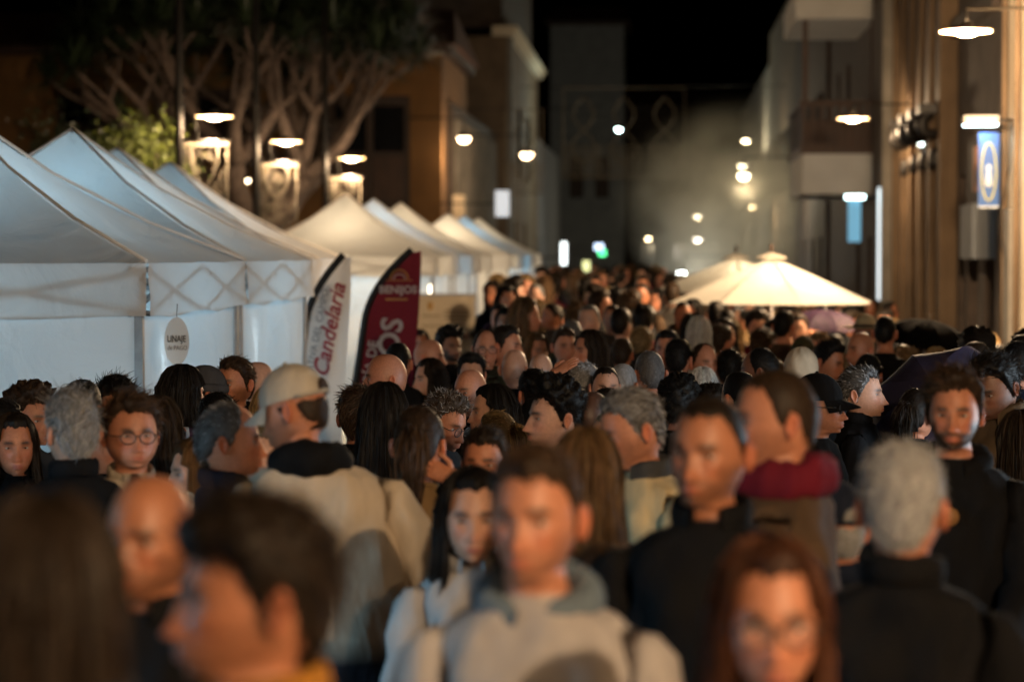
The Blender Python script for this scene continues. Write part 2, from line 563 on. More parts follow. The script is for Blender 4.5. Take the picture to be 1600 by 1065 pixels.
            for j in range(nl):
                j2 = (j + 1) % nl
                F.append((prev[j], prev[j2], cur[j2], cur[j]) if sgn < 0 else (prev[j2], prev[j], cur[j], cur[j2])); FM.append(1)
            prev = cur
        V.append(np.array([[fx, fy - 0.20, 0.028]])); C.append(shoe[None])
        for j in range(nl):
            F.append((prev[j], prev[(j + 1) % nl], n) if sgn < 0 else (prev[(j + 1) % nl], prev[j], n)); FM.append(1)
        n += 1
    # ears -----------------------------------------------------------
    if hw > 1 and S['ears']:
        for sgn in (1, -1):
            pts, nr = [], 12
            for (k, rr_, out) in ((0, 1.0, -0.004), (1, 1.04, 0.007), (2, 0.86, 0.011), (3, 0.58, 0.004), (4, 0.25, 0.003)):
                for q in range(nr):
                    a_ = 2 * pi * q / nr
                    lobe = 1.0 - 0.28 * (math.sin(a_) < -0.3)
                    yy = 0.016 * rr_ * math.cos(a_) * lobe
                    zz = 0.031 * rr_ * math.sin(a_)
                    pts.append((sgn * (0.0745 * hp['w'] + out + 0.30 * max(0, yy) + 0.006), 0.022 + yy + 0.12 * zz, -0.008 + zz))
            ev = head_xf(np.array(pts), S)
            V.append(ev); C.append(np.tile(skin * np.array([1.04, 0.82, 0.76]), (len(ev), 1)))
            for k in range(4):
                for q in range(nr):
                    q2 = (q + 1) % nr
                    F.append((n + k * nr + q, n + k * nr + q2, n + (k + 1) * nr + q2, n + (k + 1) * nr + q)); FM.append(0)
            F.append(tuple(n + 4 * nr + q for q in range(nr))); FM.append(0)
            n += len(ev)
    V, C = np.concatenate(V), np.concatenate(C)
    return V, F, FM, C

# ------------------------------------------------------------------ hair
def ribbons(P, w, r):
    """P: (n, k, 3) strand paths -> thin tapered ribbon quads"""
    n, k, _ = P.shape
    T = np.gradient(P, axis=1)
    side = np.cross(T, r.normal(size=(n, 1, 3)))
    side /= np.linalg.norm(side, axis=2)[..., None] + 1e-9
    ww = np.linspace(1, 0.25, k)[None, :, None] * w
    V = np.stack([P - side * ww, P + side * ww], 2).reshape(-1, 3)
    base = np.arange(n)[:, None] * (2 * k) + 2 * np.arange(k - 1)[None, :]
    F = np.stack([base, base + 1, base + 3, base + 2], -1).reshape(-1, 4)
    return V, F

def build_hair(S):
    st, hp = S['hair'], S['hp']
    M, R = S['M'], S['R']
    r = np.random.default_rng(S['seed'] + 5)
    lod = M // 20
    hc = np.array(S['hairc'])
    grey = S['grey']
    T, Ln, ns, curl, k = {'buzz': (0.004, 0.006, 1500, 0.2, 0.0), 'short': (0.013, 0.026, 3200, 0.28, 0.0), 'balding': (0.009, 0.018, 1600, 0.35, 0.03),
                'medium': (0.022, 0.055, 3600, 0.22, 0.004), 'curly': (0.032, 0.030, 4200, 1.5, 0.0), 'fringe': (0.008, 0.018, 1200, 0.4, 0.0),
                'long': (0.016, 0.0, 0, 0.2, 0.002), 'bob': (0.020, 0.0, 0, 0.2, 0.002), 'ponytail': (0.009, 0.03, 1400, 0.1, 0.0), 'bun': (0.012, 0.03, 1400, 0.2, 0.0), 'undercap': (0.005, 0.012, 900, 0.3, 0.0)}[st]
    T *= S.get('hairT', 1.0)
    Mh = max(M, 24) if lod < 3 else M
    t = 2 * pi * np.arange(Mh) / Mh
    thm = np.radians(128)
    Rh = max(12, int(R * 0.8))
    th = (np.arange(1, Rh + 1) / Rh)[:, None] * thm * np.ones((1, Mh))
    ph = np.ones((Rh, 1)) * t[None]
    P = head_surface(th, ph, hp)
    k = k + S.get('hk', 0.0)
    hl = hairline(ph, k)
    d = P[..., 2] - hl
    if st in ('balding', 'fringe'):
        crown = np.clip((0.9 - np.abs(((ph + pi) % (2 * pi)) - pi)) / 0.9, 0, 1)
        lim = 0.075 if st == 'balding' else 0.028
        if st == 'fringe':
            d = np.minimum(d, lim - P[..., 2])
            d = np.where(np.cos(ph) > 0.25, -0.05, d)
        else:
            d = np.where((P[..., 1] < -0.01) & (P[..., 2] > 0.05), d - 0.05 * crown, d)
    if st == 'undercap':
        d = np.minimum(d, 0.03 - P[..., 2])
    f0 = r.uniform(0, 6.28, 6)
    hj = lambda a_: 0.0035 * np.sin(a_ * 9 + f0[0]) + 0.0025 * np.sin(a_ * 23 + f0[1]) + 0.002 * np.sin(a_ * 41 + f0[2])
    d = d + hj(ph) - 0.003
    nrm = P / np.array([0.076 ** 2, 0.098 ** 2, 0.119 ** 2]) ; nrm /= np.linalg.norm(nrm, axis=-1)[..., None]
    vol = np.ones_like(d)
    if st in ('short', 'medium', 'curly'):
        vol = 0.45 + 0.75 * sstep(0.0, 0.09, P[..., 2]) + (0.5 if st != 'short' else 0.2) * sstep(0.02, 0.08, P[..., 2]) * sstep(0.02, -0.06, P[..., 1])
        if S.get('fade'): vol = vol * (0.25 + 0.75 * sstep(0.01, 0.06, P[..., 2]))
    lump = 1 + (0.35 if st == 'curly' else 0.13) * (np.sin(ph * 7 + f0[0] + th * 5) * np.sin(th * 11 + f0[1]) + 0.6 * np.sin(ph * 13 + f0[2]) * np.sin(th * 17 + f0[3] + ph * 2))
    off = -0.004 + (T * vol * lump + 0.004) * sstep(-0.004, 0.022, d)
    Q = P + nrm * off[..., None]
    keep = d > -0.012
    V = [np.array([[0, 0, 0.119 + T * 1.1 * float(np.mean(vol[0]))]]), Q.reshape(-1, 3)]
    F = []
    if st not in ('fringe', 'undercap'):
        F += [(0, 1 + j, 1 + (j + 1) % Mh) for j in range(Mh)]
    for i in range(Rh - 1):
        for j in range(Mh):
            j2 = (j + 1) % Mh
            if keep[i, j] or keep[i, j2] or keep[i + 1, j] or keep[i + 1, j2]:
                F.append((1 + i * Mh + j, 1 + (i + 1) * Mh + j, 1 + (i + 1) * Mh + j2, 1 + i * Mh + j2))
    n = 1 + Rh * Mh
    def hair_cols(m, rootdark=None):
        g = (r.random(m) < grey)[:, None]
        c = hc * r.uniform(0.45, 1.8, (m, 1)) * (1 + 0.12 * r.normal(size=(m, 3)) * np.array([0.3, 0.3, 0.3]))
        gc = np.array([0.42, 0.42, 0.43]) * r.uniform(0.7, 1.3, (m, 1))
        return np.clip(np.where(g, gc, c), 0.002, 1)
    Cc = [np.tile(hc * (1 - grey) * 0.45 + np.array([0.30, 0.30, 0.31]) * grey, (n, 1))]
    # long curtain -----------------------------------------------------------
    Lh = S.get('hairL', {'long': 0.36, 'bob': 0.17}.get(st, 0))
    if st in ('long', 'bob'):
        na, nz = 22 * max(1, lod), 9 + 3 * lod
        a0 = math.radians(S.get('part', 56))
        aa = np.linspace(a0, 2 * pi - a0, na)
        def curtain(a, s, jit=0.0):
            zz = 0.060 - s * (Lh + 0.060)
            fl = 1 + 0.0 * s
            rx_ = 0.088 + T * 0.5 - 0.014 * (1 - sstep(0.0, 0.2, s)) - 0.010 * np.sin(pi * np.clip(s * 1.1, 0, 1)) + (0.030 if st == 'long' else 0.012) * s ** 2
            ry_ = 0.112 + T * 0.3 - 0.016 * (1 - sstep(0.0, 0.2, s)) - 0.004 * np.sin(pi * s) + 0.028 * s * (st == 'long')
            wav = 0.010 * s * np.sin(a * 9 + f0[4] + s * 5) + 0.006 * np.sin(a * 17 + f0[5] + s * 7) * s
            tuck = 1.0 - (0.22 * sstep(0.75, 1.0, s) if st == 'bob' else 0.0)
            cosa = np.cos(a)
            front = np.where(cosa > 0, 0.72, 1.0)
            return np.stack([(rx_ + wav + jit) * np.sin(a) * tuck, -(ry_ + wav + jit) * cosa * front * tuck + 0.008, zz], -1)
        A_, S_ = np.meshgrid(aa, np.linspace(0, 1, nz))
        Cq = curtain(A_, S_)
        Ci = curtain(A_, S_, -0.012)
        V += [Cq.reshape(-1, 3), Ci.reshape(-1, 3)]
        for lay in (0, 1):
            o_ = n + lay * na * nz
            for i in range(nz - 1):
                for j in range(na - 1):
                    F.append((o_ + i * na + j, o_ + (i + 1) * na + j, o_ + (i + 1) * na + j + 1, o_ + i * na + j + 1))
        n += 2 * na * nz
        Cc.append(np.tile(hc * 0.8, (2 * na * nz, 1)))
        m = 420 * lod * lod if lod > 1 else 90
        ph_ = r.uniform(a0 - 0.15, 2 * pi - a0 + 0.15, m)
        kk = 9
        # from parting over the crown, then down the curtain
        par = r.normal(0, 0.006, m)
        up = []
        for q, s_ in enumerate(np.linspace(0.12, 1.0, 4)):
            th_ = np.full(m, s_ * math.radians(72))
            hpnt = head_surface(th_, ph_, hp)
            nn = hpnt / np.linalg.norm(hpnt, axis=1)[:, None]
            up.append(hpnt + nn * (T * 0.9 + 0.003))
        dn = [curtain(ph_, np.full(m, s_), 0.003 + r.normal(0, 0.0035, m)) for s_ in np.linspace(0.12, 1.0, 6)]
        PP = np.stack(up + dn, 1)
        PP += r.normal(0, 0.0035, (m, 1, 3)) * np.linspace(0.3, 1.6, 10)[None, :, None]
        rv, rf = ribbons(PP, 0.0020 if lod > 1 else 0.006, r)
        V.append(rv); F += (rf + n).tolist(); n += len(rv)
        Cc.append(np.repeat(hair_cols(m), 20, axis=0))
    # short strands -----------------------------------------------------------
    if ns and lod > 1:
        m = int(ns * (0.55 if lod == 2 else 1.0)) * 2
        u1, u2 = r.random(m), r.random(m)
        th_ = np.arccos(1 - u1 * (1 - math.cos(thm))); ph_ = u2 * 2 * pi
        p = head_surface(th_, ph_, hp)
        dd = p[:, 2] - hairline(ph_, k)
        if st == 'fringe':
            dd = np.minimum(dd, 0.03 - p[:, 2]); dd = np.where(np.cos(ph_) > 0.25, -1, dd)
        if st == 'undercap':
            dd = np.minimum(dd, 0.03 - p[:, 2])
        if st == 'balding':
            cr = np.clip((0.9 - np.abs(((ph_ + pi) % (2 * pi)) - pi)) / 0.9, 0, 1)
            dd = np.where((p[:, 1] < -0.01) & (p[:, 2] > 0.05), dd - 0.05 * cr, dd)
        dd = dd + hj(ph_)
        ok = dd > -0.003 + 0.008 * r.random(m)
        p, th_, ph_, dd = p[ok], th_[ok], ph_[ok], dd[ok]
        m = len(p)
        nn = p / np.array([0.076 ** 2, 0.098 ** 2, 0.119 ** 2]); nn /= np.linalg.norm(nn, axis=1)[:, None]
        v_ = 0.45 + 0.75 * sstep(0.0, 0.09, p[:, 2]) + (0.4 if st in ('medium', 'curly') else 0.1) * sstep(0.02, 0.08, p[:, 2]) * sstep(0.02, -0.06, p[:, 1]) if st in ('short', 'medium', 'curly') else np.ones(m)
        if S.get('fade'): v_ = v_ * (0.25 + 0.75 * sstep(0.01, 0.06, p[:, 2]))
        root = p + nn * (T * v_ * 0.72 * sstep(0, 0.022, dd))[:, None]
        sweep = np.array(S.get('sweep', (0.3, 0.55, 0.0)))
        comb = np.tile(sweep, (m, 1)) + np.array([0, 0, -0.9]) * sstep(0.06, -0.02, p[:, 2])[:, None]
        if st in ('ponytail', 'bun'):
            comb = np.array([0, 0.11, 0.035]) - p; comb /= np.linalg.norm(comb, axis=1)[:, None]; comb *= 2.5
        ln = Ln * r.uniform(0.5, 1.25, m) * (0.5 + 0.5 * v_)
        pts = [root]
        tang = comb - nn * np.sum(comb * nn, 1)[:, None]
        dr = nn * (0.30 if st != 'medium' else 0.12) + tang * 1.0 + r.normal(0, 0.22, (m, 3))
        comb = tang
        fly = (r.random(m) < 0.06)[:, None]
        dr = np.where(fly, nn * 1.0 + r.normal(0, 0.5, (m, 3)), dr)
        for q in range(3):
            dr = dr + comb * 0.5 - nn * (0.12 if st != 'medium' else 0.2) + r.normal(0, curl, (m, 3)) * 0.6
            dn_ = dr / np.linalg.norm(dr, axis=1)[:, None]
            pts.append(pts[-1] + dn_ * (ln / 3)[:, None])
        rv, rf = ribbons(np.stack(pts, 1), 0.0016 if lod > 2 else 0.0022, r)
        V.append(rv); F += (rf + n).tolist(); n += len(rv)
        Cc.append(np.repeat(hair_cols(m), 8, axis=0))
    if st in ('ponytail', 'bun'):
        m = 240 * max(1, lod)
        if st == 'ponytail':
            s_ = np.linspace(0, 1, 8)
            path = np.stack([0.0 * s_, 0.105 + 0.055 * np.sin(np.minimum(1, s_ * 1.6) * pi / 2) - 0.03 * s_ ** 2, 0.045 + 0.012 * np.sin(s_ * pi) - 0.27 * s_ ** 1.5], -1)
            rad_ = 0.012 + 0.020 * np.sin(pi * np.clip(s_ * 0.9 + 0.08, 0, 1))
            o1 = r.normal(0, 1, (m, 1, 3)) * 0.6
            PP = path[None] + o1 * rad_[None, :, None] + r.normal(0, 0.002, (m, 8, 3))
            tv, tf = tube_vf(path, rad_ * 0.8, 10)
        else:
            s_ = np.linspace(0, 2 * pi, 14)
            path = np.stack([0.026 * np.cos(s_), 0.120 + 0.012 * np.sin(2 * s_), 0.060 + 0.026 * np.sin(s_)], -1)
            PP = path[None] + r.normal(0, 1, (m, 1, 3)) * 0.012
            tv, tf = tube_vf(path, 0.022, 10)
        V.append(np.array(tv)); F += [tuple(i + n for i in f) for f in tf]; n += len(tv); Cc.append(np.tile(hc * 0.8, (len(tv), 1)))
        rv, rf = ribbons(PP, 0.0024, r)
        V.append(rv); F += (rf + n).tolist(); n += len(rv)
        Cc.append(np.repeat(hair_cols(m), 2 * PP.shape[1], axis=0))
    return head_xf(np.concatenate(V), S), F, np.concatenate(Cc)

def band(S, ang0, ang1, rad, minor, zc, nseg=36, nm=10, tilt=0.0, noise=0.0, squash=1.0, seed=0):
    """a fabric roll round the neck (collar, hood, scarf); rad/minor/zc are functions of angle from the nape"""
    r = np.random.default_rng(seed)
    f = r.uniform(0, 6.28, 4)
    V, F = [], []
    L = np.array(S['lean'])
    for i in range(nseg):
        a = ang0 + (ang1 - ang0) * i / (nseg - 1)
        R_, m_, z_ = rad(a), minor(a), zc(a)
        for j in range(nm):
            b = 2 * pi * j / nm
            w = 1 + noise * (math.sin(5 * a + f[0] + 2 * b) + 0.7 * math.sin(11 * a + f[1]) + 0.6 * math.sin(3 * b + f[2] + 4 * a))
            rr = R_ + m_ * w * math.cos(b)
            V.append((rr * math.sin(a) + L[0], rr * math.cos(a) * 0.98 + 0.018 + L[1], z_ + m_ * w * squash * math.sin(b)))
    for i in range(nseg - 1):
        for j in range(nm):
            j2 = (j + 1) % nm
            F.append((i * nm + j, i * nm + j2, (i + 1) * nm + j2, (i + 1) * nm + j))
    F.append(tuple(range(nm))); F.append(tuple((nseg - 1) * nm + j for j in range(nm - 1, -1, -1)))
    return V, F

def cloth_child(name, V, F, col, parent, m=None):
    V = np.asarray(V)
    return ob(name, make_mesh(name, V, F, [m or M_CLOTH], col=np.tile(np.array(col), (len(V), 1))), parent)

def dome(S, rx, ry, rz, zc, zmin, n=28, k=9, yc=0.0):
    V, F = [(0, yc, zc + rz)], []
    for i in range(1, k + 1):
        z = zc + rz + (zmin - zc - rz) * (i / k) ** 1.6
        q = max(0.0, 1 - ((z - zc) / rz) ** 2) ** 0.5 if z > zc else 1.0
        for j in range(n):
            a = 2 * pi * j / n
            V.append((rx * q * math.sin(a), yc - ry * q * math.cos(a), z))
    F += [(0, 1 + j, 1 + (j + 1) % n) for j in range(n)]
    for i in range(k - 1):
        for j in range(n):
            F.append((1 + i * n + j, 1 + (i + 1) * n + j, 1 + (i + 1) * n + (j + 1) % n, 1 + i * n + (j + 1) % n))
    return V, F

EYE_MESH = None
def eye_mesh():
    global EYE_MESH
    if EYE_MESH is None:
        V, F, FMi = [], [], []
        n, k = 14, 14
        for i in range(k + 1):
            th = pi * i / k
            for j in range(n):
                a = 2 * pi * j / n
                V.append((0.0122 * math.sin(th) * math.cos(a), -0.0122 * math.cos(th), 0.0122 * math.sin(th) * math.sin(a)))
        for i in range(k):
            for j in range(n):
                F.append((i * n + j, i * n + (j + 1) % n, (i + 1) * n + (j + 1) % n, (i + 1) * n + j)); FMi.append(1 if i < 2 else 0)
        EYE_MESH = make_mesh('eye', V, F, [M_EYEW, M_IRIS], FMi)
    return EYE_MESH

SKINS = {'fair': (0.58, 0.31, 0.21), 'mid': (0.52, 0.215, 0.122), 'tan': (0.42, 0.168, 0.088), 'brown': (0.22, 0.095, 0.052), 'dark': (0.085, 0.040, 0.026)}
HAIRS = {'black': (0.010, 0.008, 0.007), 'dark': (0.022, 0.014, 0.009), 'brown': (0.050, 0.028, 0.015), 'lbrown': (0.11, 0.063, 0.030), 'blonde': (0.30, 0.20, 0.095), 'grey': (0.22, 0.215, 0.21), 'white': (0.55, 0.53, 0.50), 'auburn': (0.075, 0.028, 0.014)}

def arm_pose(sgn, out=0.10, fwd=0.0, bend=0.5, inn=0.2, sh=1.0):
    """elbow and wrist of a hanging / bent arm in body space"""
    sx = sgn * 0.185 * sh
    el = np.array([sx + sgn * (0.025 + out * 0.25), 0.02 - fwd * 0.20, 1.345 - 0.275 * math.cos(fwd * 0.6)])
    fd = np.array([-sgn * inn * math.sin(bend), -math.sin(bend), -math.cos(bend)])
    fd /= np.linalg.norm(fd)
    return (el, el + fd * 0.245)

def reach(S_sh, target, sgn, drop=1.0):
    """two-bone arm to a target wrist point"""
    S_sh, target = np.array(S_sh), np.array(target)
    d = target - S_sh; L = np.linalg.norm(d)
    a, b = 0.285, 0.25
    if L > a + b - 0.01:
        d *= (a + b - 0.01) / L; L = a + b - 0.01; target = S_sh + d
    h = math.sqrt(max(0, a * a - ((L * L + a * a - b * b) / (2 * L)) ** 2))
    m = S_sh + d / L * ((L * L + a * a - b * b) / (2 * L))
    down = np.array([sgn * 0.5, 0.15, -1.0 * drop]); down -= d / L * np.dot(down, d / L); down /= np.linalg.norm(down)
    return (m + down * h, target)

def person(px, ytop, hpx, face=0, body=None, label='', group=None, skin='mid', hair='short', hairc='dark', grey=0.0, top=(0.02, 0.02, 0.022), under=None, open_=0, collar='crew',
           collarc=None, beard=None, glasses=False, hat=None, hatc=(0.02, 0.02, 0.02), lod=2, pitch_=0.0, roll_=0.0, fat=0.2, w=1.0, nose=1.0, jaw=1.0, bulk=1.0, shw=None, female=False,
           lean=(0, 0), arms=None, pants=(0.018, 0.019, 0.026), depth=None, height=None, eyes=True, seed=None, extra=None, name='person', **kw):
    seed = seed if seed is not None else int(px * 7 + ytop * 13) % 99991
    r = np.random.default_rng(seed)
    hh = 0.250 if hair not in ('curly', 'medium') else 0.262
    if hat: hh = 0.258
    if hair == 'bald': hh = 0.238
    d = depth if depth else FPX * hh / hpx
    # the head top must belong to a person of ordinary height who stands on the street
    for _ in range(2):
        p = at(px, ytop, d)
        z = p.z - ground_z(p.x, p.y)
        lo, hi = (1.42, 1.80) if female else (1.50, 1.95)
        if z < lo or z > hi:
            zt = min(max(z, lo), hi) + ground_z(p.x, p.y)
            if ytop > VPY + 12:
                d2 = (CAMH - zt) * FPX / (ytop - VPY)
                d = min(max(d2, d * 0.8), d * 1.25)
    p = at(px, ytop, d)
    gz = ground_z(p.x, p.y)
    z = height if height else min(max(p.z - gz, 1.42), 1.98)
    hs = min(1.12, max(0.9, (hpx * d / FPX) / hh))
    crown = 0.119 * hs + {'bald': 0.0, 'buzz': 0.004, 'fringe': 0.0, 'curly': 0.05, 'medium': 0.034, 'short': 0.018, 'balding': 0.012}.get(hair, 0.014) + (0.008 if hat else 0)
    sc = (z - crown) / 1.618                       # body scale so that feet reach the ground and the crown the pixel
    body = face if body is None else body
    hy = math.radians(((face - body + 180) % 360) - 180)
    shw = shw or (0.90 if female else 1.03)
    S = dict(M=20 * lod, R={1: 14, 2: 30, 3: 44}[lod], seed=seed, hp=dict(w=w, jaw=jaw, nose=nose * (0.85 if female else 1.0), fat=fat), skin=SKINS[skin], browc=tuple(np.array(HAIRS[hairc]) * 0.8 if hairc not in ('white', 'grey', 'blonde') else np.array((0.12, 0.10, 0.08))),
             beard=beard, lip=tuple(np.array(SKINS[skin]) * np.array((0.86, 0.52, 0.50)) if not female else (0.30, 0.07, 0.06)), bulk=bulk, shw=shw, neckw=0.86 if female else 1.06, lean=tuple(v for v in lean), top=top, under=under, open=open_, pants=pants, armr=1.12 if collar in ('hood', 'stand', 'puffer') else 1.0,
             shoe=(0.03, 0.025, 0.022), feet=((r.normal(0, 0.02), r.normal(0, 0.07)), (r.normal(0, 0.02), r.normal(0, 0.07))), ears=hair not in ('long', 'bob') and hat != 'scarf', hair=hair, hairc=HAIRS[hairc], grey=grey, hs=hs / sc, **kw)
    S['headR'] = rot(hy, pitch_, roll_)
    S['headC'] = np.array([lean[0], lean[1], 1.618])
    if arms is None:
        arms = (arm_pose(1, 0.0 + 0.15 * r.random(), r.uniform(-0.1, 0.5), r.uniform(0.2, 1.3), r.uniform(0, 0.8), shw), arm_pose(-1, 0.0 + 0.15 * r.random(), r.uniform(-0.1, 0.5), r.uniform(0.2, 1.3), r.uniform(0, 0.8), shw))
    S['rz'] = math.radians(body)
    S['loc'] = np.array([p.x - 0, p.y, gz])
    # put the crown, not the feet, on the pixel when leaning
    off = np.array(rot(S['rz'], 0, 0)) @ np.array([lean[0] * sc, lean[1] * sc, 0])
    S['loc'] = S['loc'] - off
    if callable(arms):
        arms = arms(S, sc)
    S['armR'], S['armL'] = arms
    V, F, FM, C = build_body(S)
    o = ob(name, make_mesh(name, V, F, [M_SKIN, M_CLOTH], FM, C), None, S['loc'], S['rz'])
    o.scale = (sc, sc, sc)
    tag(o, label, 'person', group)
    if hair != 'bald' and hat != 'scarf':
        hv, hf, hcx = build_hair(S if not hat else dict(S, hair='undercap' if hair not in ('long', 'bob') else hair, hairT=0.4))
        ob('hair', make_mesh('hair', hv, hf, [M_HAIR], col=hcx), o)
    cc = collarc if collarc is not None else top
    g = lambda f: (lambda a: f(abs(a) / pi))       # 0 = nape, 1 = throat
    z0 = 1.475
    if collar == 'crew':
        V, F = band(S, -pi, pi, g(lambda s: 0.071), g(lambda s: 0.010), g(lambda s: z0 + 0.006 - 0.03 * s ** 2), 28 if lod > 1 else 14, 6, noise=0.03, seed=seed)
        cloth_child('collar', V, F, cc, o)
    elif collar in ('stand', 'puffer'):
        V, F = band(S, -2.75, 2.75, g(lambda s: 0.079), g(lambda s: 0.013 if collar == 'stand' else 0.022), g(lambda s: z0 + 0.022 - 0.035 * s ** 2), 32 if lod > 1 else 14, 8, noise=0.06, squash=2.6, seed=seed)
        cloth_child('collar', V, F, cc, o)
    elif collar == 'shirt':
        V, F = band(S, -2.7, 2.7, g(lambda s: 0.077 + 0.02 * s ** 3), g(lambda s: 0.010), g(lambda s: z0 + 0.018 - 0.06 * s ** 2), 32, 8, noise=0.03, squash=2.4, seed=seed)
        cloth_child('collar', V, F, cc, o)
    elif collar == 'hood':
        V, F = band(S, -2.85, 2.85, g(lambda s: 0.105 - 0.030 * s), g(lambda s: 0.050 - 0.028 * s), g(lambda s: z0 + 0.004 - 0.055 * s ** 1.5), 40 if lod > 1 else 16, 12, noise=0.07, squash=1.15, seed=seed)
        cloth_child('hood', V, F, cc, o)
    elif collar == 'scarf':
        V, F = band(S, -pi, pi, g(lambda s: 0.088), g(lambda s: 0.042), g(lambda s: z0 + 0.020 - 0.03 * s), 40 if lod > 1 else 16, 12, noise=0.11, squash=1.2, seed=seed)
        cloth_child('scarf', V, F, cc, o)
    if hat == 'cap':
        V, F = dome(S, 0.088, 0.108, 0.105, 0.035, 0.030, yc=0.004)
        hv = [tuple(v) for v in V]
        hat_o = cloth_child('cap', head_xf(np.array(hv), S), F, hatc, o)
        bv, bf = [], []
        for lay in (0, 1):
            for i in range(7):
                for j in range(13):
                    a = -1.05 + 2.1 * j / 12
                    s_ = i / 6
                    bv.append(((0.086 - 0.006 * s_) * math.sin(a) * (1 + 0.05 * s_), -(0.104 + 0.085 * s_ * math.cos(a)) * math.cos(a) * 1.0 + 0.004, 0.034 - 0.030 * s_ - 0.028 * (math.sin(a) ** 2) * s_ - 0.004 * lay))
        for lay in (0, 1):
            for i in range(6):
                for j in range(12):
                    q = lay * 91 + i * 13 + j
                    bf.append((q, q + 1, q + 14, q + 13))
        cloth_child('brim', head_xf(np.array(bv), S), bf, np.array(hatc) * 0.92, hat_o)
        bt, btf = tube_vf([(0, 0.004, 0.140), (0, 0.004, 0.146)], [0.010, 0.004], 8)
        cloth_child('button', head_xf(np.array(bt), S), btf, hatc, hat_o)
        hv2, hf2 = dome(None, 0.030, 0.006, 0.034, 0.0, -0.001, 16, 6)
        hv2 = np.array(hv2) + np.array([0, 0.004 + 0.1095, 0.040])
        ob('back_opening', make_mesh('back_opening', head_xf(hv2, S), hf2, [M_HAIR], col=np.tile(np.array(HAIRS[hairc]) * 0.7, (len(hv2), 1))), hat_o)
        st_v, st_f = tube_vf([(0.086 * math.sin(a), 0.004 + 0.109 * math.cos(a), 0.032) for a in np.linspace(-1.1, 1.1, 12)], 0.007, 6)
        cloth_child('strap', head_xf(np.array(st_v), S), st_f, np.array(hatc) * 0.8, hat_o)
    elif hat == 'beanie':
        V, F = dome(S, 0.086, 0.110, 0.112, 0.035, 0.030, yc=0.006)
        hat_o = cloth_child('beanie', head_xf(np.array(V), S), F, hatc, o)
        cv, cf = tube_vf([(0.084 * math.sin(a), 0.006 - 0.107 * math.cos(a), 0.042 + 0.006 * math.cos(a)) for a in np.linspace(0, 2 * pi, 33)], 0.012, 8, cap=False)
        cv = np.array(cv); cv[:, 2] = 0.045 + (cv[:, 2] - 0.045) * 1.9
        cloth_child('cuff', head_xf(cv, S), cf, hatc, hat_o)
    elif hat == 'straw':
        V, F = dome(S, 0.088, 0.106, 0.100, 0.050, 0.040, yc=0.004)
        hat_o = cloth_child('hat', head_xf(np.array(V), S), F, hatc, o)
        b = MB().lathe([(0.088, 0.042), (0.13, 0.036), (0.175, 0.050), (0.177, 0.054), (0.13, 0.041), (0.09, 0.047)], 32)
        cloth_child('brim', head_xf(np.array(b.V), S), b.F, hatc, hat_o)
        b = MB().lathe([(0.093, 0.045), (0.097, 0.046), (0.095, 0.070), (0.089, 0.070)], 32)
        cloth_child('ribbon', head_xf(np.array(b.V) * np.array((1, 1.18, 1)), S), b.F, (0.03, 0.02, 0.015), hat_o)
    elif hat == 'scarf':
        V, F = dome(S, 0.098, 0.122, 0.118, 0.020, -0.14, n=32, k=16, yc=0.012)
        V = np.array(V)
        an = np.arctan2(V[:, 0], -(V[:, 1] - 0.012))
        keep = ~((np.abs(an) < 0.75) & (V[:, 2] < 0.07))
        V = V * (1 + 0.03 * np.sin(an * 9 + V[:, 2] * 40))[:, None]
        F = [f for f in F if all(keep[i] for i in f)]
        cloth_child('headscarf', head_xf(V, S), F, hatc, o)
    if glasses:
        gv = MB()
        for sg in (1, -1):
            ring = []
            for q in range(25):
                a = 2 * pi * q / 24
                ring.append((sg * 0.0325 + 0.0265 * math.cos(a), -0.106 + 0.16 * abs(0.0325 + sg * 0 + 0.0245 * math.cos(a) * sg * sg) ** 1.2 - 0.004, -0.004 + 0.0205 * math.sin(a)))
            gv.tube(ring, 0.0021, 6, cap=False)
            gv.tube([(sg * 0.056, -0.098, 0.002), (sg * 0.078 * w, -0.085, 0.003), (sg * 0.0815 * w, -0.02, 0.004), (sg * 0.081 * w, 0.028, -0.004)], 0.002, 6)
        gv.tube([(-0.009, -0.107, 0.0), (0, -0.110, 0.003), (0.009, -0.107, 0.0)], 0.002, 6)
        ge = ob('glasses', make_mesh('glasses', head_xf(np.array(gv.V), S), gv.F, [M_FRAME]), o)
        lv = MB()
        for sg in (1, -1):
            c_ = [(sg * 0.0325, -0.106 + 0.16 * 0.0325 ** 1.2 - 0.004, -0.004)]
            for q in range(16):
                a = 2 * pi * q / 16
                c_.append((sg * 0.0325 + 0.0235 * math.cos(a), -0.106 + 0.16 * abs(0.0325 + 0.0235 * math.cos(a)) ** 1.2 - 0.004, -0.004 + 0.0185 * math.sin(a)))
            lv.add(c_, [(0, 1 + q, 1 + (q + 1) % 16) for q in range(16)])
        ob('lens', make_mesh('lens', head_xf(np.array(lv.V), S), lv.F, [M_LENS]), ge)
    if eyes and lod > 1:
        for sg in (1, -1):
            e = ob('eye', eye_mesh(), o)
            tt, pp = np.meshgrid(np.radians(np.linspace(80, 100, 41)), np.radians(np.linspace(12, 40, 57)))
            hs_ = head_surface(tt.ravel(), pp.ravel(), S['hp'])
            ys_ = hs_[np.argmin((hs_[:, 0] - 0.031) ** 2 + (hs_[:, 2] - 0.0) ** 2), 1]
            ec = head_xf(np.array([[sg * 0.031, ys_ + 0.0122 - 0.0024, -0.0005]]), S)[0]
            mtx = Matrix.Translation(Vector(ec)) @ Matrix(S['headR'].tolist()).to_4x4() @ Matrix.Diagonal((S['hs'] * 1.35, S['hs'], S['hs'] * 0.70, 1))
            e.matrix_local = mtx
    if extra:
        extra(o, S, sc)
    return o, S, sc
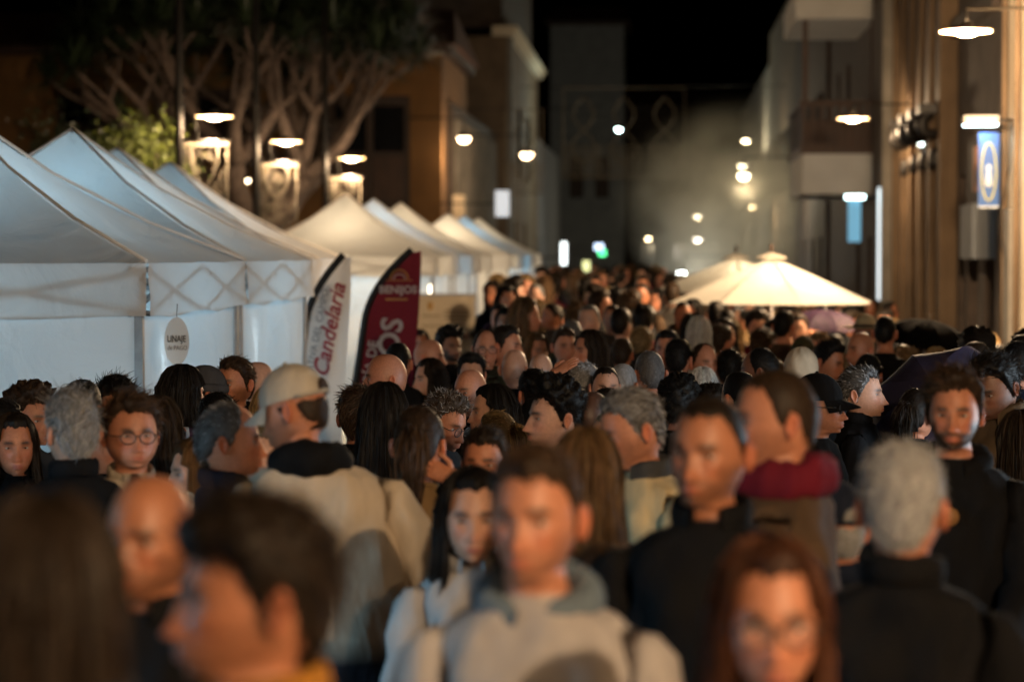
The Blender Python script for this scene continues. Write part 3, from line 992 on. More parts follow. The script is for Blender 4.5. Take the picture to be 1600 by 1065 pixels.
# ------------------------------------------------------------------ the street
def grid_ground():
    xs = np.concatenate([np.linspace(-60, -8, 8), np.linspace(-7, 7, 29), np.linspace(8, 60, 8)])
    ys = np.concatenate([np.linspace(-30, 10, 9), np.linspace(11, 40, 30), np.linspace(45, 400, 24)])
    V = [(x, y, ground_z(x, y)) for y in ys for x in xs]
    n = len(xs)
    F = [(i * n + j, i * n + j + 1, (i + 1) * n + j + 1, (i + 1) * n + j) for i in range(len(ys) - 1) for j in range(n - 1)]
    return V, F
V, F = grid_ground()
M_STREET = mat('wet_street_stone', (0.075, 0.068, 0.060), (0.035, 0.032, 0.029), 3.0, 0.42, bmp=0.5, bdist=0.01)
tag(ob('street', make_mesh('street', V, F, [M_STREET])), kind='structure')

# ------------------------------------------------------------------ lamps
def light(parent, kind, loc, watts, col, size=0.1, spot=None, rot_=None):
    L = D.lights.new('lamp_light', kind)
    L.energy = watts
    L.color = col
    if kind in ('POINT', 'SPOT'): L.shadow_soft_size = size
    if kind == 'AREA':
        L.shape = 'DISK'; L.size = size
    if spot: L.spot_size = math.radians(spot); L.spot_blend = 0.6
    o = D.objects.new('lamp_light', L)
    link(o); o.parent = parent; o.location = loc
    if rot_: o.rotation_euler = rot_
    return o
WARM = (1.0, 0.70, 0.42)
COOL = (0.62, 0.85, 1.0)
M_IRON = mat('dark_iron', (0.035, 0.032, 0.030), rough=0.45, metal=0.6, scale=20)
M_STEEL = mat('grey_steel', (0.30, 0.29, 0.28), (0.22, 0.21, 0.20), rough=0.4, metal=0.7, scale=20)
M_WIRE = mat('pale_rope_wire', (0.26, 0.22, 0.165), (0.19, 0.16, 0.12), rough=0.6, scale=40)
M_GLOW = mat_emit('lamp_glow', (1.0, 0.72, 0.40), 60.0)
M_RIM = mat_emit('lamp_rim_glow', (1.0, 0.66, 0.34), 9.0)

def disc_lamp(name, loc, dia, watts, label, group, bracket, col=WARM, pole=None):
    """flat disc luminaire; bracket = list of points of its carrying arm relative to the lamp"""
    o = empty(name, loc)
    r_ = dia / 2
    MB().lathe([(0.02, 0.11), (0.05, 0.10), (0.07, 0.055), (r_ * 0.92, 0.030), (r_, 0.018), (r_, 0.004), (r_ * 0.97, 0.0)], 28).build('lamp_housing', M_STEEL, o, True)
    MB().lathe([(r_ * 0.97, 0.003), (r_ * 0.5, 0.0), (r_ * 0.42, -0.004)], 28).build('reflector', M_RIM, o, True)
    MB().lathe([(r_ * 0.42, -0.003), (r_ * 0.36, -0.026), (r_ * 0.22, -0.042), (0.0, -0.048)], 24).build('glass_bowl', M_GLOW, o, True)
    MB().tube(bracket, 0.016, 8).build('bracket', M_IRON, o, True)
    light(o, 'POINT', (0, 0, -0.16), watts, col, 0.09)
    if pole:
        MB().tube([(pole, 0.0, -loc[2]), (pole, 0.0, 4.6)], [0.075, 0.055], 14).build('pole', M_IRON, o, True)
    return tag(o, label, 'street lamp', group)

def rope_panel(parent, x0, z0, w, h, seed):
    """festive hanging ornament: wire frame with a goblet outline filled with curled rope"""
    r = random.Random(seed)
    fr = MB()
    fr.tube([(x0, 0.22, z0), (x0 + w, 0.22, z0), (x0 + w, 0.22, z0 + h), (x0, 0.22, z0 + h), (x0, 0.22, z0 - 0.001)], 0.012, 6)
    fr.tube([(x0, 0.22, z0 + h * 0.42), (x0 + w, 0.22, z0 + h * 0.42)], 0.008, 6)
    p = fr.build('ornament_frame', M_WIRE, parent, True)
    b = MB()
    b.box(x0 - 0.02, x0 + w + 0.03, 0.19, 0.26, z0 + h + 0.005, z0 + h + 0.045)
    b.build('top_bar', M_WIRE, p)
    g = MB()
    cx = x0 + w * 0.45
    for s in (1, -1):
        g.tube([(cx + s * w * 0.32, 0.21, z0 + h * 0.98), (cx + s * w * 0.33, 0.21, z0 + h * 0.80), (cx + s * w * 0.22, 0.21, z0 + h * 0.64), (cx + s * w * 0.07, 0.21, z0 + h * 0.52), (cx + s * w * 0.05, 0.21, z0 + h * 0.20), (cx + s * w * 0.28, 0.21, z0 + h * 0.03)], 0.011, 6)
    g.build('goblet_outline', M_WIRE, p, True)
    c = MB()
    for i in range(85):
        u, v = r.random(), r.random()
        x = x0 + w * u; z = z0 + h * v
        k = abs(x - cx) / w
        lim = 0.30 if v > 0.75 else 0.06 + 0.24 * max(0, (v - 0.5) / 0.25)
        gap = lim < k < lim + 0.16 and v > 0.36 and x > cx
        if gap: continue
        R_ = r.uniform(0.018, 0.034)
        a0 = r.random() * 6.28
        pts = [(x + R_ * math.cos(a0 + a), 0.22 + 0.012 * math.sin(2 * a), z + R_ * math.sin(a0 + a)) for a in np.linspace(0, 5.2, 8)]
        c.tube(pts, 0.006, 5)
    o = c.build('curled_rope', M_WIRE, p, True)
    o['kind'] = 'stuff'

LEFT_LAMPS = [(335, 183, 36.0, 'first in the row, nearest the small leafy tree'), (447, 222, 42.5, 'middle one of three beside the spreading tree'), (549, 248, 49.0, 'last in the row, above the cream lit tent')]
for i, (x, y, d, wh) in enumerate(LEFT_LAMPS):
    p = at(x, y, d)
    o = disc_lamp('street_lamp', p, 0.58, 300, 'disc street lamp with rope ornament, ' + wh, 'disc lamps on poles along the plaza', [(-0.24, 0, 0.02), (-0.30, 0, 0.05), (-0.24, 0, -0.36)], pole=-0.53)
    MB().tube([(-0.53, 0, -0.36), (0.25, 0, -0.36)], 0.02, 8).build('cross_bar', M_STEEL, o, True)
    rope_panel(o, -0.47, -1.62, 0.62, 1.20, 10 + i)
RIGHT_LAMPS = [(1510, 50, 25.5, 'over the brightly lit wall near the blue sign'), (1333, 186, 40.5, 'below the dark wooden balcony')]
for i, (x, y, d, wh) in enumerate(RIGHT_LAMPS):
    p = at(x, y, d)
    disc_lamp('wall_lamp', p, 0.55, [2300, 260][i], 'round disc lamp on a wall arm ' + wh, 'disc lamps along the right-hand facades', [(0, 0, 0.10), (0, 0, 0.24), (4.22 - p.x, 0.0, 0.24)])
# the same row of lamps goes on towards and past the camera
for d, wh, wt in ((-0.6, 'overhead beside the photographer', 1300), (-18.6, 'further back up the street behind the photographer', 2300)):
    disc_lamp('wall_lamp', Vector((3.2, d, 4.35)), 0.55, wt, 'round disc lamp on a wall arm ' + wh, 'disc lamps along the right-hand facades', [(0, 0, 0.10), (0, 0, 0.24), (1.02, 0.0, 0.24)])

# far lamps and lit shop points: small glowing globes on short arms
FAR = [(725, 215, 62, 0.34, WARM, 60), (823, 240, 66, 0.36, WARM, 60), (967, 201, 95, 0.26, (0.75, 1, 0.95), 60), (1165, 219, 100, 0.30, (1, .85, .55), 60), (1160, 258, 84, 0.34, (1, .88, .6), 160), (1162, 273, 70, 0.34, (1, .86, .58), 160), (1175, 322, 90, 0.22, (1, .8, .5), 30), (1090, 337, 120, 0.36, (1, .85, .6), 40), (1090, 373, 105, 0.34, (1, .9, .75), 40), (1247, 236, 58, 0.14, WARM, 15), (386, 281, 55, 0.16, (1, .8, .5), 10), (1065, 425, 75, 0.26, (.95, 1, .98), 40), (1013, 372, 140, 0.3, (1, .8, .5), 20)]
for i, (x, y, d, s, c, wv) in enumerate(FAR):
    p = at(x, y, d)
    o = empty('hanging_lamp', p)
    m = mat_emit('far_glow_%d' % i, c, 14.0)
    MB().lathe([(0.001, -s * 0.42), (s * 0.30, -s * 0.34), (s * 0.46, -s * 0.12), (s * 0.5, 0.02), (s * 0.3, 0.05)], 16).build('glass_globe', m, o, True)
    MB().lathe([(s * 0.52, 0.0), (s * 0.55, 0.03), (s * 0.25, 0.10), (0.03, 0.14), (0.0, 0.15)], 16).build('lamp_cap', M_IRON, o, True)
    side = -1 if x < 1030 else 1
    MB().tube([(0, 0, 0.13), (0, 0, 0.5), (side * 1.6, 0, 0.5)], 0.02, 6).build('lamp_arm', M_IRON, o, True)
    light(o, 'POINT', (0, 0, -0.1 - s), wv * (1 if d < 60 else (1.6 if i in (4, 5) else (2.2 if i < 2 else 6.0))), c, s * 0.4)
    WH = ['against the dark shuttered house past the plaza', 'in front of the wire festive frame', 'cool white, high over the far street', 'highest of the warm pair over the smoke', 'above the smoke', 'lowest in the pair over the smoke', 'small, right of the smoke', 'amber, over the far crowd', 'pale, just over the parasol tops', 'tiny, under the dark balcony', 'tiny, by the tree trunk', 'white, low beside the parasol', 'dim, at the far end of the street']
    tag(o, 'glowing round lamp ' + WH[i], 'lamp', 'small lamps glowing along the far street')

# ------------------------------------------------------------------ buildings
M_OCHRE = mat('ochre_plaster', (0.25, 0.125, 0.042), (0.18, 0.09, 0.03), 1.2, 0.9, bmp=0.25, bdist=0.01)
M_TAN = mat('tan_plaster', (0.19, 0.125, 0.072), (0.115, 0.075, 0.043), 1.5, 0.9, bmp=0.3, bdist=0.01)
M_CREAM = mat('cream_plaster', (0.72, 0.60, 0.44), (0.60, 0.48, 0.33), 1.3, 0.9, bmp=0.3, bdist=0.01)
M_STONE = mat('brown_stone', (0.085, 0.060, 0.045), (0.045, 0.032, 0.025), 2.2, 0.85, bmp=0.6, bdist=0.02)
M_GREYST = mat('grey_stone', (0.24, 0.215, 0.18), (0.15, 0.135, 0.11), 2.2, 0.85, bmp=0.5, bdist=0.02)
M_DARKW = mat('dark_wood', (0.055, 0.028, 0.016), (0.028, 0.015, 0.010), 4.0, 0.6, bmp=0.4, bdist=0.01, stretch=(6, 6, 0.6))
M_BALC = mat('balcony_wood', (0.085, 0.038, 0.020), (0.045, 0.022, 0.013), 4.0, 0.6, bmp=0.4, bdist=0.01, stretch=(6, 6, 0.6))
M_WHITEP = mat('white_plaster', (0.66, 0.64, 0.60), (0.56, 0.54, 0.50), 1.5, 0.85, bmp=0.2, bdist=0.01)
M_BLUEGREY = mat('bluegrey_plaster', (0.30, 0.32, 0.34), (0.22, 0.24, 0.26), 1.5, 0.9)
M_PANE = mat('dark_pane', (0.012, 0.013, 0.016), rough=0.08)
M_TILE = mat('roof_tile', (0.16, 0.07, 0.04), (0.09, 0.04, 0.025), 5, 0.9)
M_SHUT = mat('grey_shutter', (0.11, 0.10, 0.095), (0.08, 0.074, 0.07), 6, 0.6)

def facade_x(name, X, y0, y1, z1, m, openings, label, cat='building', side=1, depth=6.0, cornice=None, z0=-1.0):
    """a building whose front stands on x = X along the street; openings = (ya, yb, za, zb, kind) cut as real recesses"""
    o = empty(name, (X, y0, 0))
    def bx(mb, xa, xb, ya, yb, za, zb):            # xa, xb: distance into the building (positive = away from the street)
        a, b = side * xa, side * xb
        mb.box(min(a, b), max(a, b), ya - y0, yb - y0, za, zb)
    ops = sorted(openings)
    ys = [y0] + [v for op in ops for v in op[:2]] + [y1]
    w = MB()
    prev = y0
    for (ya, yb, za, zb, kd) in ops:
        if ya > prev + 0.01: bx(w, 0, 0.4, prev, ya, z0, z1)
        if za > z0: bx(w, 0, 0.4, ya, yb, z0, za)
        bx(w, 0, 0.4, ya, yb, zb, z1)
        prev = yb
    if prev < y1: bx(w, 0, 0.4, prev, y1, z0, z1)
    bx(w, 0.4, depth, y0, y1, z0, z1)
    w.build('wall', m, o)
    for (ya, yb, za, zb, kd) in ops:
        za_ = max(za, z0)
        if kd == 'door':
            d_ = MB(); bx(d_, 0.22, 0.28, ya + 0.08, yb - 0.08, za_, zb - 0.08)
            dd = d_.build('door', M_DARKW, o)
            for q in range(3):
                pn = MB(); h0 = za_ + 0.25 + q * (zb - za_ - 0.3) / 3
                bx(pn, 0.19, 0.222, ya + 0.2, yb - 0.2, h0, h0 + (zb - za_ - 0.3) / 3 - 0.15); pn.build('door_panel', M_DARKW, dd)
        elif kd == 'shutter':
            d_ = MB(); bx(d_, 0.24, 0.28, ya, yb, za_, zb)
            dd = d_.build('roller_shutter', M_SHUT, o)
            nsl = int((zb - za_) / 0.12)
            for q in range(nsl):
                s_ = MB(); bx(s_, 0.215, 0.242, ya + 0.02, yb - 0.02, za_ + q * 0.12 + 0.01, za_ + q * 0.12 + 0.10); s_.build('slat', M_SHUT, dd)
        elif kd == 'window':
            d_ = MB(); bx(d_, 0.26, 0.28, ya, yb, za_, zb)
            p_ = d_.build('window', M_PANE, o)
            f_ = MB()
            for (a, b, c, e) in ((ya, ya + 0.09, za_, zb), (yb - 0.09, yb, za_, zb), (ya + 0.09, yb - 0.09, za_, za_ + 0.09), (ya + 0.09, yb - 0.09, zb - 0.09, zb), ((ya + yb) / 2 - 0.03, (ya + yb) / 2 + 0.03, za_ + 0.09, zb - 0.09)):
                bx(f_, 0.18, 0.26, a, b, c, e)
            f_.build('frame', M_DARKW, p_)
            s_ = MB(); bx(s_, -0.08, 0.1, ya - 0.08, yb + 0.08, za_ - 0.10, za_ - 0.003); s_.build('sill', m, p_)
        elif kd == 'dark':
            d_ = MB(); bx(d_, 0.30, 0.34, ya, yb, za_, zb); d_.build('dark_interior_sheet', M_PANE, o)  # flat near-black sheet; the darkness of an unlit shop is put into its colour
    if cornice:
        c = MB(); bx(c, -0.22, 0.5, y0, y1, z1, z1 + 0.18); bx(c, -0.34, 0.5, y0, y1, z1 + 0.18, z1 + 0.34); c.build('cornice', cornice, o)
    tag(o, label, cat)
    return o, bx

WX = 4.2
# right side, from near to far ------------------------------------------------
b, bx = facade_x('house', WX, -12, 29.8, 9.0, M_CREAM, [(-8, -6.8, -1, 2.4, 'door'), (-3, -1.8, -1, 2.4, 'door'), (2, 3.2, -1, 2.4, 'door'), (7, 8.2, -1, 2.4, 'door'), (12, 13.2, -1, 2.4, 'door'), (17, 18.2, -1, 2.4, 'door'), (22, 23.2, -1, 2.4, 'door')], 'cream plastered house with bare lamplit wall beside the blue hanging sign')
w = MB(); bx(w, -0.10, -0.002, 28.9, 29.4, -1, 2.6); w.build('electrical_box', M_GREYST, b)
for yy in (28.6, 29.65):
    w = MB().tube([(-0.06, yy + 12, -1), (-0.06, yy + 12, 8.8)], 0.035, 8); w.build('drainpipe', M_TAN, b, True)
w = MB().tube([(-0.03, 29.2 + 12, 3.6), (-0.05, 29.25 + 12, 3.1), (-0.16, 29.35 + 12, 2.4), (-0.05, 29.3 + 12, 1.8)], 0.012, 6); w.build('loose_cable', M_IRON, b, True)
b, bx = facade_x('stone_house', WX + 0.15, 29.8, 36.0, 9.5, M_STONE, [(30.2, 31.2, -1, 2.0, 'dark'), (31.9, 32.9, -1, 2.0, 'dark'), (33.6, 34.7, -1, 2.0, 'dark'), (35.1, 35.7, -1, 3.2, 'door')], 'dark brown stone house front carrying the blue hanging sign')
for ya, yb in ((31.8, 33.0), (33.5, 34.8)):
    w = MB(); bx(w, -0.10, -0.003, ya, yb, 2.0, 2.75); w.build('shop_fascia', M_BLUEGREY, b)
w = MB(); bx(w, -0.14, -0.003, 32.85, 33.1, 2.9, 3.5); w.build('orange_box', mat('orange_enamel', (0.42, 0.14, 0.03), rough=0.6), b)
w = MB(); bx(w, -0.12, -0.003, 31.5, 36.0, 5.2, 5.45); w.build('string_course', M_STONE, b)
ops = []
for k in range(5):
    y_ = 36.35 + k * 1.42
    ops.append((y_, y_ + 0.95, -1, 2.3, ['dark', 'shutter', 'dark', 'door', 'dark'][k]))
b, bx = facade_x('arcade_house', WX, 36.0, 43.4, 10.0, M_TAN, ops, 'tan house front with tall pilasters and dark scroll brackets')
for k in range(6):
    y_ = 36.02 + k * 1.42
    w = MB(); bx(w, -0.10, -0.003, y_ , y_ + 0.30, -1, 9.9); w.build('pilaster', M_TAN, b)
for k in range(4):
    y_ = 36.85 + k * 1.42
    w = MB(); bx(w, -0.03, -0.002, y_ - 0.53, y_ + 0.53, 4.3, 9.6); w.build('tall_shutter', M_DARKW, b)
    pts = [(-0.05 - 0.28 * math.sin(a * 1.0) * (1 - a / 9), y_ - 36.0, 4.15 - 0.10 * a + 0.06 * math.sin(2.2 * a)) for a in np.linspace(0.2, 7.5, 22)]
    w = MB().tube(pts, [0.07 + 0.03 * math.sin(a) for a in np.linspace(0, 9, 22)], 8); w.build('scroll_bracket', M_IRON, b, True)
    w = MB(); bx(w, -0.34, -0.003, y_ - 0.22, y_ + 0.22, 4.16, 4.30); w.build('bracket_shelf', M_IRON, b)
b, bx = facade_x('corner_house', WX, 43.4, 48.6, 10.5, M_STONE, [(44.2, 45.4, -1, 2.6, 'dark'), (46.4, 47.6, -1, 2.6, 'dark'), ], 'brown stone house with lit white shopfront beyond the pilasters')
w = MB(); bx(w, -0.25, -0.003, 43.45, 43.85, -1, 10.4); w.build('stone_pier', M_GREYST, b)
w = MB(); bx(w, -0.10, -0.05, 44.3, 46.2, 1.2, 3.3); w.build('lit_shop_panel', mat_emit('shop_white', (0.85, 0.95, 1.0), 1.1), b)
# balcony house ------------------------------------------------
b, bx = facade_x('balcony_house', WX + 0.1, 48.6, 62.0, 12.0, M_STONE, [(49.6, 50.7, -1, 2.4, 'door'), (52.5, 53.6, -1, 2.4, 'dark'), (55.5, 56.6, 4.2, 6.4, 'window'), (58.5, 59.6, 4.2, 6.4, 'window')], 'dark house with white-based projecting dark wooden balcony over the street')
bal = MB(); bx(bal, -1.45, -0.01, 48.8, 53.5, 3.25, 4.05); bal.build('balcony_base', M_WHITEP, b)
w = MB(); bx(w, -1.50, -0.01, 48.75, 53.55, 4.05, 4.17); w.build('balcony_floor', M_BALC, b)
for k in range(9):
    w = MB(); bx(w, -1.47 + k * 0.18, -1.40 + k * 0.18, 48.78, 48.85, 4.17, 5.0); w.build('baluster', M_BALC, b)
for k in range(24):
    w = MB(); bx(w, -1.47, -1.41, 48.9 + k * 0.19, 48.97 + k * 0.19, 4.17, 5.0); w.build('baluster', M_BALC, b)
w = MB(); bx(w, -1.52, -0.01, 48.74, 48.90, 5.0, 5.10); bx(w, -1.52, -1.38, 48.92, 53.5, 5.0, 5.10); w.build('handrail', M_BALC, b)
w = MB(); bx(w, -1.44, -0.01, 48.87, 48.91, 4.17, 4.72); w.build('balcony_panel', M_BALC, b)
for xx in (-1.46, -0.12):
    w = MB(); bx(w, xx, xx + 0.10, 48.80, 48.90, 5.1, 6.7); w.build('post', M_BALC, b)
w = MB(); bx(w, -1.6, -0.01, 48.7, 53.6, 6.72, 7.25); w.build('upper_slab', M_WHITEP, b)
w = MB(); bx(w, -1.55, -0.01, 48.68, 53.6, 7.25, 7.4); w.build('upper_slab_edge', M_WHITEP, b)
for k, (d0, d1, h, m, lab) in enumerate([(62, 76, 9.0, M_STONE, 'dark stone house past the balcony'), (76, 95, 10.5, M_TAN, 'tan plaster house further down the right side'), (95, 130, 9.5, M_GREYST, 'grey house at the far right of the street')]):
    ops = []
    y_ = d0 + 1.2
    while y_ + 1.4 < d1:
        ops.append((y_, y_ + 1.2, -1, 2.5, 'dark')); y_ += 3.4
    o, bx = facade_x('house', WX + 0.05 * k, d0, d1, h, m, ops, lab)
    for (ya, yb, _, _, _) in ops:
        w = MB(); bx(w, -0.04, -0.003, ya - 0.05, yb + 0.05, 4.2, 6.2); q = w.build('window', M_PANE, o)
        w = MB(); bx(w, -0.10, -0.042, ya - 0.05, ya + 0.08, 4.2, 6.2); w.build('jamb', M_DARKW, q)
        w = MB(); bx(w, -0.10, -0.042, yb - 0.08, yb + 0.05, 4.2, 6.2); w.build('jamb', M_DARKW, q)
# lit signs on the right ------------------------------------------------
p = at(1545, 208, 29.2)
sg = empty('hanging_sign', p)
M_SBLUE = mat('sign_blue', (0.012, 0.085, 0.30), (0.010, 0.06, 0.22), 4, 0.35)
M_SYEL = mat('sign_yellow', (0.55, 0.50, 0.10), rough=0.4)
M_SPALE = mat('sign_pale', (0.55, 0.60, 0.65), rough=0.4)
MB().box(-0.12, 0.12, -0.02, 0.02, -0.88, 0.0).build('sign_board', M_SBLUE, sg)
MB().tube([(0.085 * math.sin(a), -0.024, -0.46 + 0.34 * math.cos(a)) for a in np.linspace(0, 2 * pi, 33)], 0.010, 6, cap=False).build('ring_emblem', M_SYEL, sg, True)
g = MB(); g.lathe([(0.001, 0.05), (0.03, 0.03), (0.035, 0.0), (0.02, -0.03), (0.03, -0.05), (0.045, -0.20), (0.001, -0.22)], 12, (0, -0.03, -0.42)); g.V = [(v[0], -0.026 + 0.15 * (v[1] + 0.03), v[2]) for v in g.V]
g.build('figure_emblem', M_SPALE, sg, True)
MB().box(-0.12, 0.12, -0.026, 0.026, -0.885, -0.865).build('edge_strip', M_SPALE, sg)
MB().box(-0.30, 0.10, -0.12, 0.12, 0.10, 0.20).build('light_box', M_WHITEP, sg)
MB().box(-0.29, 0.09, -0.115, 0.115, 0.085, 0.098).build('light_tube', mat_emit('sign_tube', (0.75, 0.95, 1.0), 14.0), sg)
MB().tube([(0.1, 0, 0.15), (0.28, 0, 0.15)], 0.02, 8).build('sign_arm', M_IRON, sg, True)
light(sg, 'AREA', (-0.1, -0.10, 0.07), 6, COOL, 0.25, rot_=(0.2, 0, 0))
tag(sg, 'blue hanging sign with yellow ring emblem under a white light box', 'sign')
p = at(1335, 312, 46.5)
sg = empty('shop_sign', p)
MB().box(-0.12, 0.12, -0.03, 0.03, -0.80, 0.0).build('sign_board', mat_emit('cyan_sign', (0.10, 0.32, 0.50), 0.55), sg)
MB().box(-0.17, 0.19, -0.06, 0.06, 0.01, 0.09).build('sign_light', mat_emit('cyan_tube', (0.7, 1, 1), 9), sg)
MB().tube([(0.1, 0, 0.05), (0.5, 0, 0.05)], 0.02, 8).build('sign_arm', M_IRON, sg, True)
tag(sg, 'narrow cyan lit shop sign below the white balcony base', 'sign')
p = at(1440, 196, 38.9)
sg = empty('bare_wall_light', p)
for (z_, s_) in ((0.0, 0.05), (-0.16, 0.06), (-0.30, 0.055)):
    MB().lathe([(0.001, s_), (s_ * 0.8, s_ * 0.6), (s_, 0), (s_ * 0.8, -s_ * 0.6), (0.001, -s_)], 12, (0, 0, z_)).build('bulb', mat_emit('bulb_cool', (0.85, 1, 0.95), 7), sg, True)
MB().box(0.02, 0.09, -0.02, 0.02, -0.45, 0.1).build('light_bar', M_IRON, sg)
MB().box(0.06, 0.25, -0.012, 0.012, -0.19, -0.15).build('wall_arm', M_IRON, sg)
light(sg, 'POINT', (-0.12, -0.1, -0.15), 1.2, (0.85, 1, 0.95), 0.06)
tag(sg, 'cluster of bare white bulbs on the tan pilaster front', 'light')

# lit shop window in the near house, beyond the frame to the right
sh = empty('shop_window', (WX - 0.02, 10.2, 0.0))
MB().box(-0.03, 0.0, -1.3, 1.3, 0.5, 2.5).build('lit_pane', mat_emit('shop_pane', (0.72, 0.88, 1.0), 9.0), sh)
MB().box(-0.06, 0.0, -1.42, -1.31, 0.4, 2.6).build('jamb', M_DARKW, sh)
MB().box(-0.06, 0.0, 1.31, 1.42, 0.4, 2.6).build('jamb', M_DARKW, sh)
MB().box(-0.10, 0.0, -1.45, 1.45, 0.30, 0.39).build('sill', M_STONE, sh)
tag(sh, 'cool white lit shop window in the cream house', 'shop window')
# left side ------------------------------------------------
def facade_y(name, x0, x1, Y, z1, m, openings, label, depth=8.0):
    """a building that faces the camera on y = Y; openings (xa, xb, za, zb)"""
    o = empty(name, ((x0 + x1) / 2, Y, 0))
    cx = (x0 + x1) / 2
    w = MB(); prev = x0
    for (xa, xb, za, zb) in sorted(openings):
        w.box(prev - cx, xa - cx, 0, 0.4, -0.5, z1)
        if za > -0.5: w.box(xa - cx, xb - cx, 0, 0.4, -0.5, za)
        w.box(xa - cx, xb - cx, 0, 0.4, zb, z1); prev = xb
    w.box(prev - cx, x1 - cx, 0, 0.4, -0.5, z1)
    w.box(x0 - cx, x1 - cx, 0.4, depth, -0.5, z1)
    w.build('wall', m, o)
    for (xa, xb, za, zb) in openings:
        za = max(za, -0.5)
        q = MB().box(xa - cx, xb - cx, 0.25, 0.29, za, zb).build('window', M_DARKW, o)
        f = MB()
        for (a, b_, c, e) in ((xa, xa + 0.16, za, zb), (xb - 0.16, xb, za, zb), (xa + 0.16, xb - 0.16, zb - 0.16, zb), ((xa + xb) / 2 - 0.08, (xa + xb) / 2 + 0.08, za, zb - 0.16)):
            f.box(a - cx, b_ - cx, 0.10, 0.25, c, e)
        f.build('frame', M_DARKW, q)
        for (a, b_) in ((xa + 0.18, (xa + xb) / 2 - 0.10), ((xa + xb) / 2 + 0.10, xb - 0.18)):
            MB().box(a - cx, b_ - cx, 0.20, 0.252, za + 0.3, (za + zb) / 2 - 0.1).build('lower_panel', M_BALC, q)
            MB().box(a - cx, b_ - cx, 0.21, 0.252, (za + zb) / 2 + 0.05, zb - 0.25).build('pane', M_PANE, q)
    MB().box(x0 - cx - 0.25, x1 - cx + 0.25, -0.35, depth, z1 + 0.003, z1 + 0.22).build('eaves', M_DARKW, o)
    r = MB(); r.add([(x0 - cx - 0.4, -0.5, z1 + 0.22), (x1 - cx + 0.4, -0.5, z1 + 0.22), (x1 - cx + 0.4, depth, z1 + 0.22), (x0 - cx - 0.4, depth, z1 + 0.22), (x0 - cx, depth / 2, z1 + 1.5), (x1 - cx, depth / 2, z1 + 1.5)], [(0, 1, 5, 4), (1, 2, 5), (2, 3, 4, 5), (3, 0, 4), (3, 2, 1, 0)])
    r.build('roof', M_TILE, o)
    tag(o, label, 'building')
    return o, cx
Y = 62.0
xr = at(690, 300, Y).x
facade_y('ochre_house', at(-160, 300, Y).x, xr, Y, at(690, 84, Y).z, M_OCHRE, [(at(512, 0, Y).x, at(640, 0, Y).x, at(0, 330, Y).z, at(0, 152, Y).z), (at(85, 0, Y).x, at(190, 0, Y).x, at(0, 250, Y).z, at(0, 140, Y).z), (at(290, 0, Y).x, at(400, 0, Y).x, at(0, 250, Y).z, at(0, 140, Y).z)], 'ochre plaster house with tall dark wooden windows behind the spreading tree')
LX = -5.0
ops = [(66, 67.4, -1, 2.5, 'door'), (70, 71.4, -1, 2.5, 'door'), (75, 76.4, -1, 2.5, 'dark')]
b, bx = facade_x('louvred_house', LX - 0.4, 63.5, 80.0, 6.0, M_STONE, ops, 'low dark house with a row of upright louvre posts', side=-1)
for k in range(14):
    w = MB(); bx(w, -0.14, -0.004, 64.0 + k * 1.1, 64.28 + k * 1.1, 2.8, 5.6); w.build('louvre_post', M_GREYST, b)
w = MB(); bx(w, -0.30, -0.004, 63.5, 64.0, -1, 3.6); w.build('pale_column', M_CREAM, b)
ops = [(84, 85.6, -1, 3.2, 'door'), (90, 91.4, -1, 3.2, 'dark'), (84, 85.6, -1, 3.2, 'door')][:2]
b, bx = facade_x('stone_tower', LX, 80.0, 100.0, 9.2, M_TAN, ops, 'tall stone house with heavy moulded cornice', side=-1, cornice=M_CREAM)
w = MB(); bx(w, -0.16, -0.004, 80.0, 80.9, -1, 9.15); w.build('corner_quoins', M_GREYST, b)
w = MB(); bx(w, 0.2, 5.0, 80.5, 99.0, 9.54, 14.5); w.build('upper_storey', M_STONE, b)
for ya in (86, 92):
    w = MB(); bx(w, -0.05, -0.004, ya, ya + 1.4, 4.8, 7.2); q = w.build('window', M_PANE, b)
b, bx = facade_x('pale_block', LX - 0.2, 100.0, 128.0, 7.0, M_BLUEGREY, [(104, 105.6, -1, 2.8, 'dark'), (110, 111.6, -1, 2.8, 'dark')], 'pale bluish house past the stone cornice', side=-1)
Y = 150.0
facade_y('end_house', at(860, 0, Y).x, at(975, 0, Y).x, Y, at(0, 45, Y).z, M_BLUEGREY, [(at(890, 0, Y).x, at(912, 0, Y).x, 5.5, 8.0), (at(930, 0, Y).x, at(952, 0, Y).x, 5.5, 8.0)], 'tall blue-grey block closing the left of the street')
facade_y('end_house', at(975, 0, 165).x, at(1290, 0, 165).x, 165, at(0, 175, 165).z, M_STONE, [(at(x, 0, 165).x, at(x + 26, 0, 165).x, 0.0, 3.0) for x in (1000, 1050, 1100, 1150, 1200)], 'low dark house closing the end of the street')
